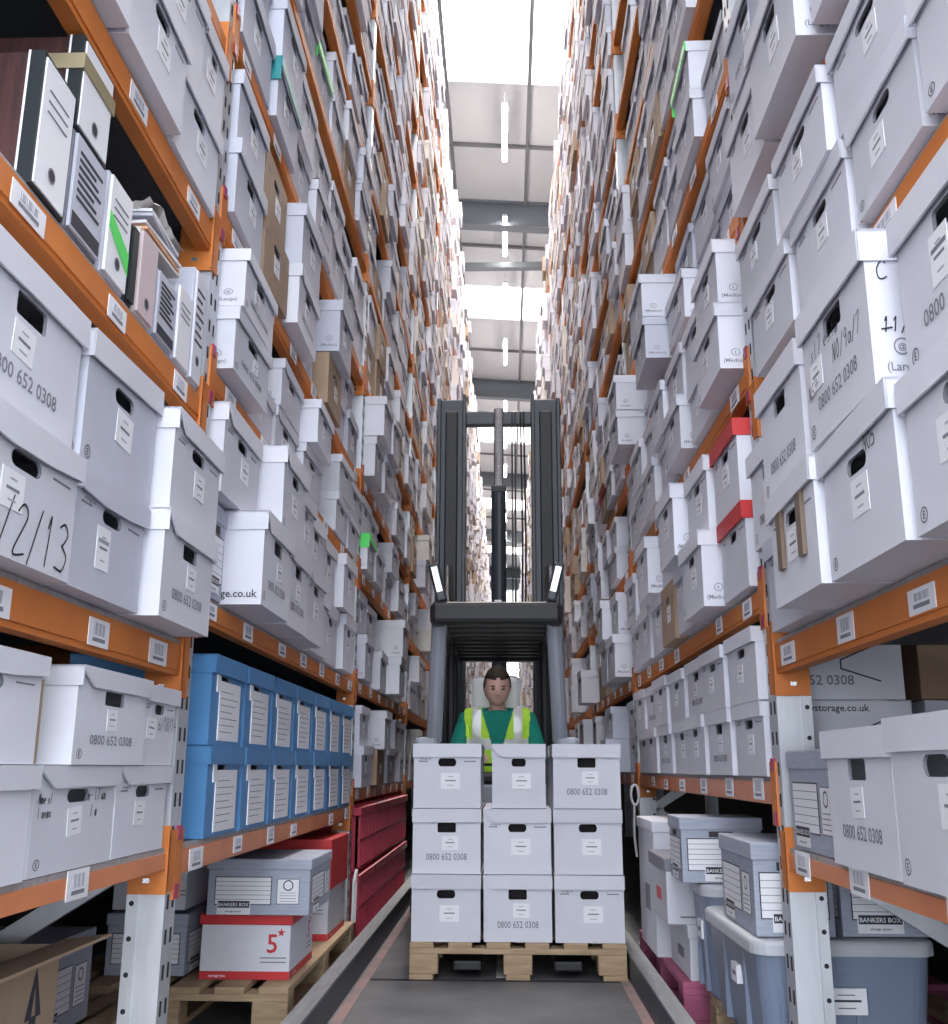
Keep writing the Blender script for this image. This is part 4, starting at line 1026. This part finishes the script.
per = thing('person', 'driver in green polo and hi-vis vest seated in the forklift cab', 'person', (PX, PY, .46))
nd = dict(pel=(P(0, .12, .53), (.15, .11)), bel=(P(0, .13, .72), (.14, .10)), che=(P(0, .11, .95), (.155, .105)), upc=(P(0, .09, 1.085), (.13, .09)), nek=(P(0, .065, 1.155), .052), hea=(P(0, .03, 1.22), .058))
ed = [('pel','bel'),('bel','che'),('che','upc'),('upc','nek'),('nek','hea')]
for s_, sx in (('l', -1), ('r', 1)):
    nd.update({s_+'sh': (P(sx*.175, .09, 1.08), .064), s_+'el': (P(sx*.255, .0, .81), .045), s_+'wr': (P(sx*(.13 if sx < 0 else .2), -.245, .865), .028), s_+'pa': (P(sx*(.10 if sx < 0 else .205), -.30, .885), (.036, .018)),
        s_+'hi': (P(sx*.09, .06, .50), .085), s_+'kn': (P(sx*.14, -.20, .53), .06), s_+'an': (P(sx*.14, -.12, .30), .04), s_+'to': (P(sx*.14, -.23, .265), .035)})
    ed += [('upc', s_+'sh'), (s_+'sh', s_+'el'), (s_+'el', s_+'wr'), (s_+'wr', s_+'pa'), ('pel', s_+'hi'), (s_+'hi', s_+'kn'), (s_+'kn', s_+'an'), (s_+'an', s_+'to')]
bm = bmesh.new()
def rad(k): r_ = nd[k][1]; return r_ if isinstance(r_, tuple) else (r_, r_)
_sb = bmesh.new(); bmesh.ops.create_uvsphere(_sb, u_segments=18, v_segments=12, radius=1); _sb.verts.index_update()
SV = [v.co.copy() for v in _sb.verts]; SF = [tuple(v.index for v in f.verts) for f in _sb.faces]; _sb.free()
LB = MB()
def limb(p, q, ra, rb):           # tapering limb as a dense run of ellipsoids, fused below into one skin
    p, q = V(p), V(q); n_ = max(3, int((q - p).length / (min(ra + rb) * .3)))
    for k in range(n_ + 1):
        t = k/n_; rx, ry = ra[0]*(1-t) + rb[0]*t, ra[1]*(1-t) + rb[1]*t; c_ = p.lerp(q, t); rz_ = min(rx, ry)
        LB.add([(c_.x + v.x*rx, c_.y + v.y*ry, c_.z + v.z*rz_) for v in SV], SF, 'skin')
for a_, c_ in ed: limb(nd[a_][0], nd[c_][0], tuple(v*.86 for v in rad(a_)), tuple(v*.86 for v in rad(c_)))
# fingers: five short chains per hand, curled forward over the control
for sx in (-1, 1):
    pa = V(nd[('l' if sx < 0 else 'r') + 'pa'][0])
    for k in range(5):
        if k < 4:
            off = (k - 1.5)*.021; L = (.03, .034, .032, .025)[k]
            p0 = pa + V((off, -.005, .004)); p1 = p0 + V((off*.1, -L, -.004)); p2 = p1 + V((0, -L*.55, -.02)); p3 = p2 + V((0, .004, -.02))
        else:
            p0 = pa + V((-sx*.026, .012, 0)); p1 = p0 + V((-sx*.018, -.022, -.008)); p2 = p1 + V((-sx*.004, -.022, -.01)); p3 = p2 + V((0, -.012, -.006))
        limb(pa, p0, (.011, .011), (.0095, .0095)); limb(p0, p1, (.0095, .0095), (.009, .009)); limb(p1, p2, (.009, .009), (.0082, .0082)); limb(p2, p3, (.0082, .0082), (.007, .007))
_lm = LB.mesh('limbs'); bm.from_mesh(_lm); bpy.data.meshes.remove(_lm)
# head: egg with brow, nose, mouth, jaw and ears; tilted down a little
hm = bmesh.new(); bmesh.ops.create_uvsphere(hm, u_segments=40, v_segments=32, radius=1)
for v in hm.verts:
    x, y, z = v.co; f = max(0, -y)
    X = x*.076*(1 - .10*max(0, -z)**1.5) * (1 + .16*max(0, -z - .3)*(1 - max(0, -z))); Y = y*.094; Z = z*.118
    Z = Z*(1 if z > -.6 else 1 - .10*(-z - .6)/.4)
    if f > 0:
        nz = math.exp(-((x/.16)**2)) * (math.exp(-((z + .16)/.13)**2)*.026 + math.exp(-((z - .02)/.2)**2)*.010)
        br = math.exp(-((z - .2)/.09)**2)*math.exp(-(x/.6)**2)*.006
        eye = -math.exp(-(((abs(x) - .38)/.17)**2 + ((z - .06)/.1)**2))*.010
        mo = math.exp(-((x/.3)**2 + ((z + .5)/.05)**2))*.005 - math.exp(-((x/.32)**2 + ((z + .43)/.022)**2))*.004 + math.exp(-((x/.3)**2 + ((z + .38)/.04)**2))*.004
        ch = math.exp(-((x/.3)**2 + ((z + .82)/.14)**2))*.012
        Y -= (nz + br + eye + mo + ch)*f
    v.co = V((X, Y, Z))
HC = V(P(0, -.01, 1.285)); HR = Euler((R(18), 0, R(4))).to_matrix().to_4x4(); HT = Matrix.Translation(HC) @ HR
hm.transform(HT); tmp = bpy.data.meshes.new('h'); hm.to_mesh(tmp); hm.free(); bm.from_mesh(tmp)
for sx in (-1, 1):
    em = bmesh.new(); bmesh.ops.create_uvsphere(em, u_segments=14, v_segments=10, radius=1)
    for v in em.verts: v.co = V((sx*.074 + v.co.x*.009 + sx*.004*abs(v.co.z), .012 + v.co.y*.019, -.002 + v.co.z*.032))
    em.transform(HT); tmp = bpy.data.meshes.new('e'); em.to_mesh(tmp); em.free(); bm.from_mesh(tmp)
me = bpy.data.meshes.new('body'); bm.to_mesh(me); bm.free()
o = bpy.data.objects.new('tmp', me); col.objects.link(o); rm = o.modifiers.new('r', 'REMESH'); rm.mode = 'VOXEL'; rm.voxel_size = .0048
sm = o.modifiers.new('s', 'SMOOTH'); sm.iterations = 3; sm.factor = .4
dg = bpy.context.evaluated_depsgraph_get(); me2 = bpy.data.meshes.new_from_object(o.evaluated_get(dg)); bpy.data.objects.remove(o)
bm = bmesh.new(); bm.from_mesh(me2); seen = set(); best = []
for v in bm.verts:
    if v in seen: continue
    st = [v]; comp = []; seen.add(v)
    while st:
        q = st.pop(); comp.append(q)
        for e in q.link_edges:
            k_ = e.other_vert(q)
            if k_ not in seen: seen.add(k_); st.append(k_)
    if len(comp) > len(best): best = comp
best = set(best)
bmesh.ops.delete(bm, geom=[v for v in bm.verts if v not in best], context='VERTS'); bm.to_mesh(me2); bm.free()
me2.transform(Matrix.Translation((-PX, -PY, -.46))); me2.materials.clear(); me2.materials.append(M['skin']); me2.name = 'body'
me2.polygons.foreach_set('use_smooth', [True]*len(me2.polygons)); obj('body', me2, per)
def garment(name, nodes, edges, root, m, cut=None):
    g = skinmesh(nodes, edges, root); bm = bmesh.new(); bm.from_mesh(g)
    if cut: bmesh.ops.delete(bm, geom=[v for v in bm.verts if cut(v.co - V((PX, PY, 0)))], context='VERTS')
    bm.transform(Matrix.Translation((-PX, -PY, -.46))); r_ = bpy.data.meshes.new(name); bm.to_mesh(r_); bm.free()
    r_.materials.clear(); r_.materials.append(M[m]); r_.polygons.foreach_set('use_smooth', [True]*len(r_.polygons))
    ob = obj(name, r_, per); sd = ob.modifiers.new('t', 'SOLIDIFY'); sd.thickness = .006; sd.offset = 1; return ob
def grow(keys, e): return {k: (nd[k][0], tuple(a + e for a in nd[k][1]) if isinstance(nd[k][1], tuple) else nd[k][1] + e) for k in keys}
sk = grow(['pel','bel','che','upc','nek','lsh','lel','lwr','rsh','rel','rwr'], .013)
shirt_ob = garment('polo_shirt', sk, [e for e in ed if e[0] in sk and e[1] in sk], 'pel', 'shirt', lambda c: c.z > 1.20 or (c.y < -.12 and c.z < 1.03) or c.z < .5)
bm = bmesh.new(); bm.from_mesh(shirt_ob.data); bm.normal_update()
bmesh.ops.subdivide_edges(bm, edges=bm.edges[:], cuts=6, use_grid_fill=True); bm.normal_update()
def off_vest(c):
    x, y, z = c.x, c.y, c.z + .46
    return z > 1.185 or abs(x) > .19 or z < .56 or (y < .07 and abs(x) < .02 + max(0, z - .96)*.32)
bmesh.ops.delete(bm, geom=[v for v in bm.verts if off_vest(v.co)], context='VERTS')
for v in bm.verts: v.co += v.normal*.014
r_ = bpy.data.meshes.new('hi_vis_vest'); bm.to_mesh(r_); bm.free(); r_.materials.clear(); r_.materials.append(M['vest']); r_.polygons.foreach_set('use_smooth', [True]*len(r_.polygons))
vs_ = obj('hi_vis_vest', r_, per); sd = vs_.modifiers.new('t', 'SOLIDIFY'); sd.thickness = .005; sd.offset = 1
# reflective bands follow the vest: faces of the same garment picked by height and side
bm = bmesh.new(); bm.from_mesh(vs_.data)
keep = []
for f in bm.faces:
    c = f.calc_center_median() + V((0, 0, .46))
    if (.955 < c.z < 1.015) or (.095 < abs(c.x) < .145 and c.z > .9): keep.append(f)
rest_ = [f for f in bm.faces if f not in set(keep)]
bmesh.ops.delete(bm, geom=rest_, context='FACES')
for v in bm.verts: v.co += v.normal*.008
r_ = bpy.data.meshes.new('reflective_band'); bm.to_mesh(r_); bm.free(); r_.materials.clear(); r_.materials.append(M['silver'])
bo = obj('reflective_band', r_, vs_)
tkk = grow(['pel','lhi','lkn','lan','rhi','rkn','ran'], .014)
garment('trousers', tkk, [e for e in ed if e[0] in tkk and e[1] in tkk], 'pel', 'trouser', lambda c: c.z > .62)
bk = grow(['lan','lto'], .016)
for s_ in 'lr': garment('work_boot', grow([s_+'an', s_+'to'], .016), [(s_+'an', s_+'to')], s_+'an', 'rubber')
# hair cap, eyes, brows
hb = bmesh.new(); bmesh.ops.create_uvsphere(hb, u_segments=32, v_segments=24, radius=1)
bmesh.ops.delete(hb, geom=[v for v in hb.verts if v.co.z < (.52 if v.co.y < -.35 else (.1 if v.co.y < .25 else -.45)) - .12*abs(v.co.x)], context='VERTS')
rr = random.Random(9)
for v in hb.verts: v.co = V((v.co.x*.0795, v.co.y*.1, v.co.z*.126)) * (1 + rr.uniform(-.012, .012))
hb.transform(Matrix.Translation((-PX, -PY, -.46)) @ HT); r_ = bpy.data.meshes.new('hair'); hb.to_mesh(r_); hb.free(); r_.materials.append(M['hair']); r_.polygons.foreach_set('use_smooth', [True]*len(r_.polygons))
ob = obj('hair', r_, per); sd = ob.modifiers.new('t', 'SOLIDIFY'); sd.thickness = .009; sd.offset = 0
LT = Matrix.Translation((-PX, -PY, -.46)) @ HT
for sx in (-1, 1):
    for nm, c_, s_, mm in (('eye', (sx*.029, -.084, .008), (.012, .007, .005), 'ink'), ('eyebrow', (sx*.03, -.089, .027), (.017, .006, .004), 'hair')):
        eb = bmesh.new(); bmesh.ops.create_uvsphere(eb, u_segments=12, v_segments=8, radius=1)
        for v in eb.verts: v.co = V((c_[0] + v.co.x*s_[0], c_[1] + v.co.y*s_[1] + abs(v.co.x)*.002, c_[2] + v.co.z*s_[2]))
        eb.transform(LT); r_ = bpy.data.meshes.new(nm); eb.to_mesh(r_); eb.free(); r_.materials.append(M[mm]); obj(nm, r_, per)

# ------------------------------------------------------------------ lamps and daylight
k = 0
for y in (3.2, 6.0, 8.8, 11.7, 14.6, 17.9, 20.6, 23.6, 27.4, 30.6, 34, 37.4, 40.8, 44.2, 47.6, 51):
    t = thing('ceiling_light', 'slim strip light hung under the roof, %s along the aisle' % ORD[k], 'light', (.02, y, 10.85), 0, 'roof strip lights'); k += 1
    b = MB(); b.bbox(-.05, .05, -.75, .75, .02, .07, 'roof', .008); b.box(-.004, .004, -.6, -.592, .07, .35, 'seam'); b.box(-.004, .004, .592, .6, .07, .35, 'seam'); b.build('housing', t)
    b = MB(); b.cyl((-.02, -.73, 0), (-.02, .73, 0), .016, 'tube', 10); b.cyl((.02, -.73, 0), (.02, .73, 0), .016, 'tube', 10); b.build('tube', t)
w = bpy.data.worlds.new('sky'); sc.world = w; w.use_nodes = True
bg = w.node_tree.nodes['Background']; bg.inputs['Color'].default_value = (.86, .92, 1.0, 1); bg.inputs['Strength'].default_value = WORLD
def area_lamp(name, loc, rot, sx, sy, power, colour=(1, 1, 1)):
    l = bpy.data.lights.new(name, 'AREA'); l.shape = 'RECTANGLE'; l.size = sx; l.size_y = sy; l.energy = power; l.color = colour
    o = bpy.data.objects.new(name, l); o.location = loc; o.rotation_euler = rot; col.objects.link(o); return o
for y in range(6, 54, 8): area_lamp('bay_lamp', (.0, y, 10.75), (0, 0, 0), .5, 6.5, BAYW, (1, .91, .85))
vs = sc.view_settings; sc.display_settings.display_device = 'sRGB'
vs.view_transform = 'Standard'; vs.look = 'None'; vs.gamma = 1; vs.exposure = EXPO; vs.use_curve_mapping = False
sc.cycles.max_bounces = 10; sc.cycles.diffuse_bounces = 6; sc.cycles.sample_clamp_indirect = 8
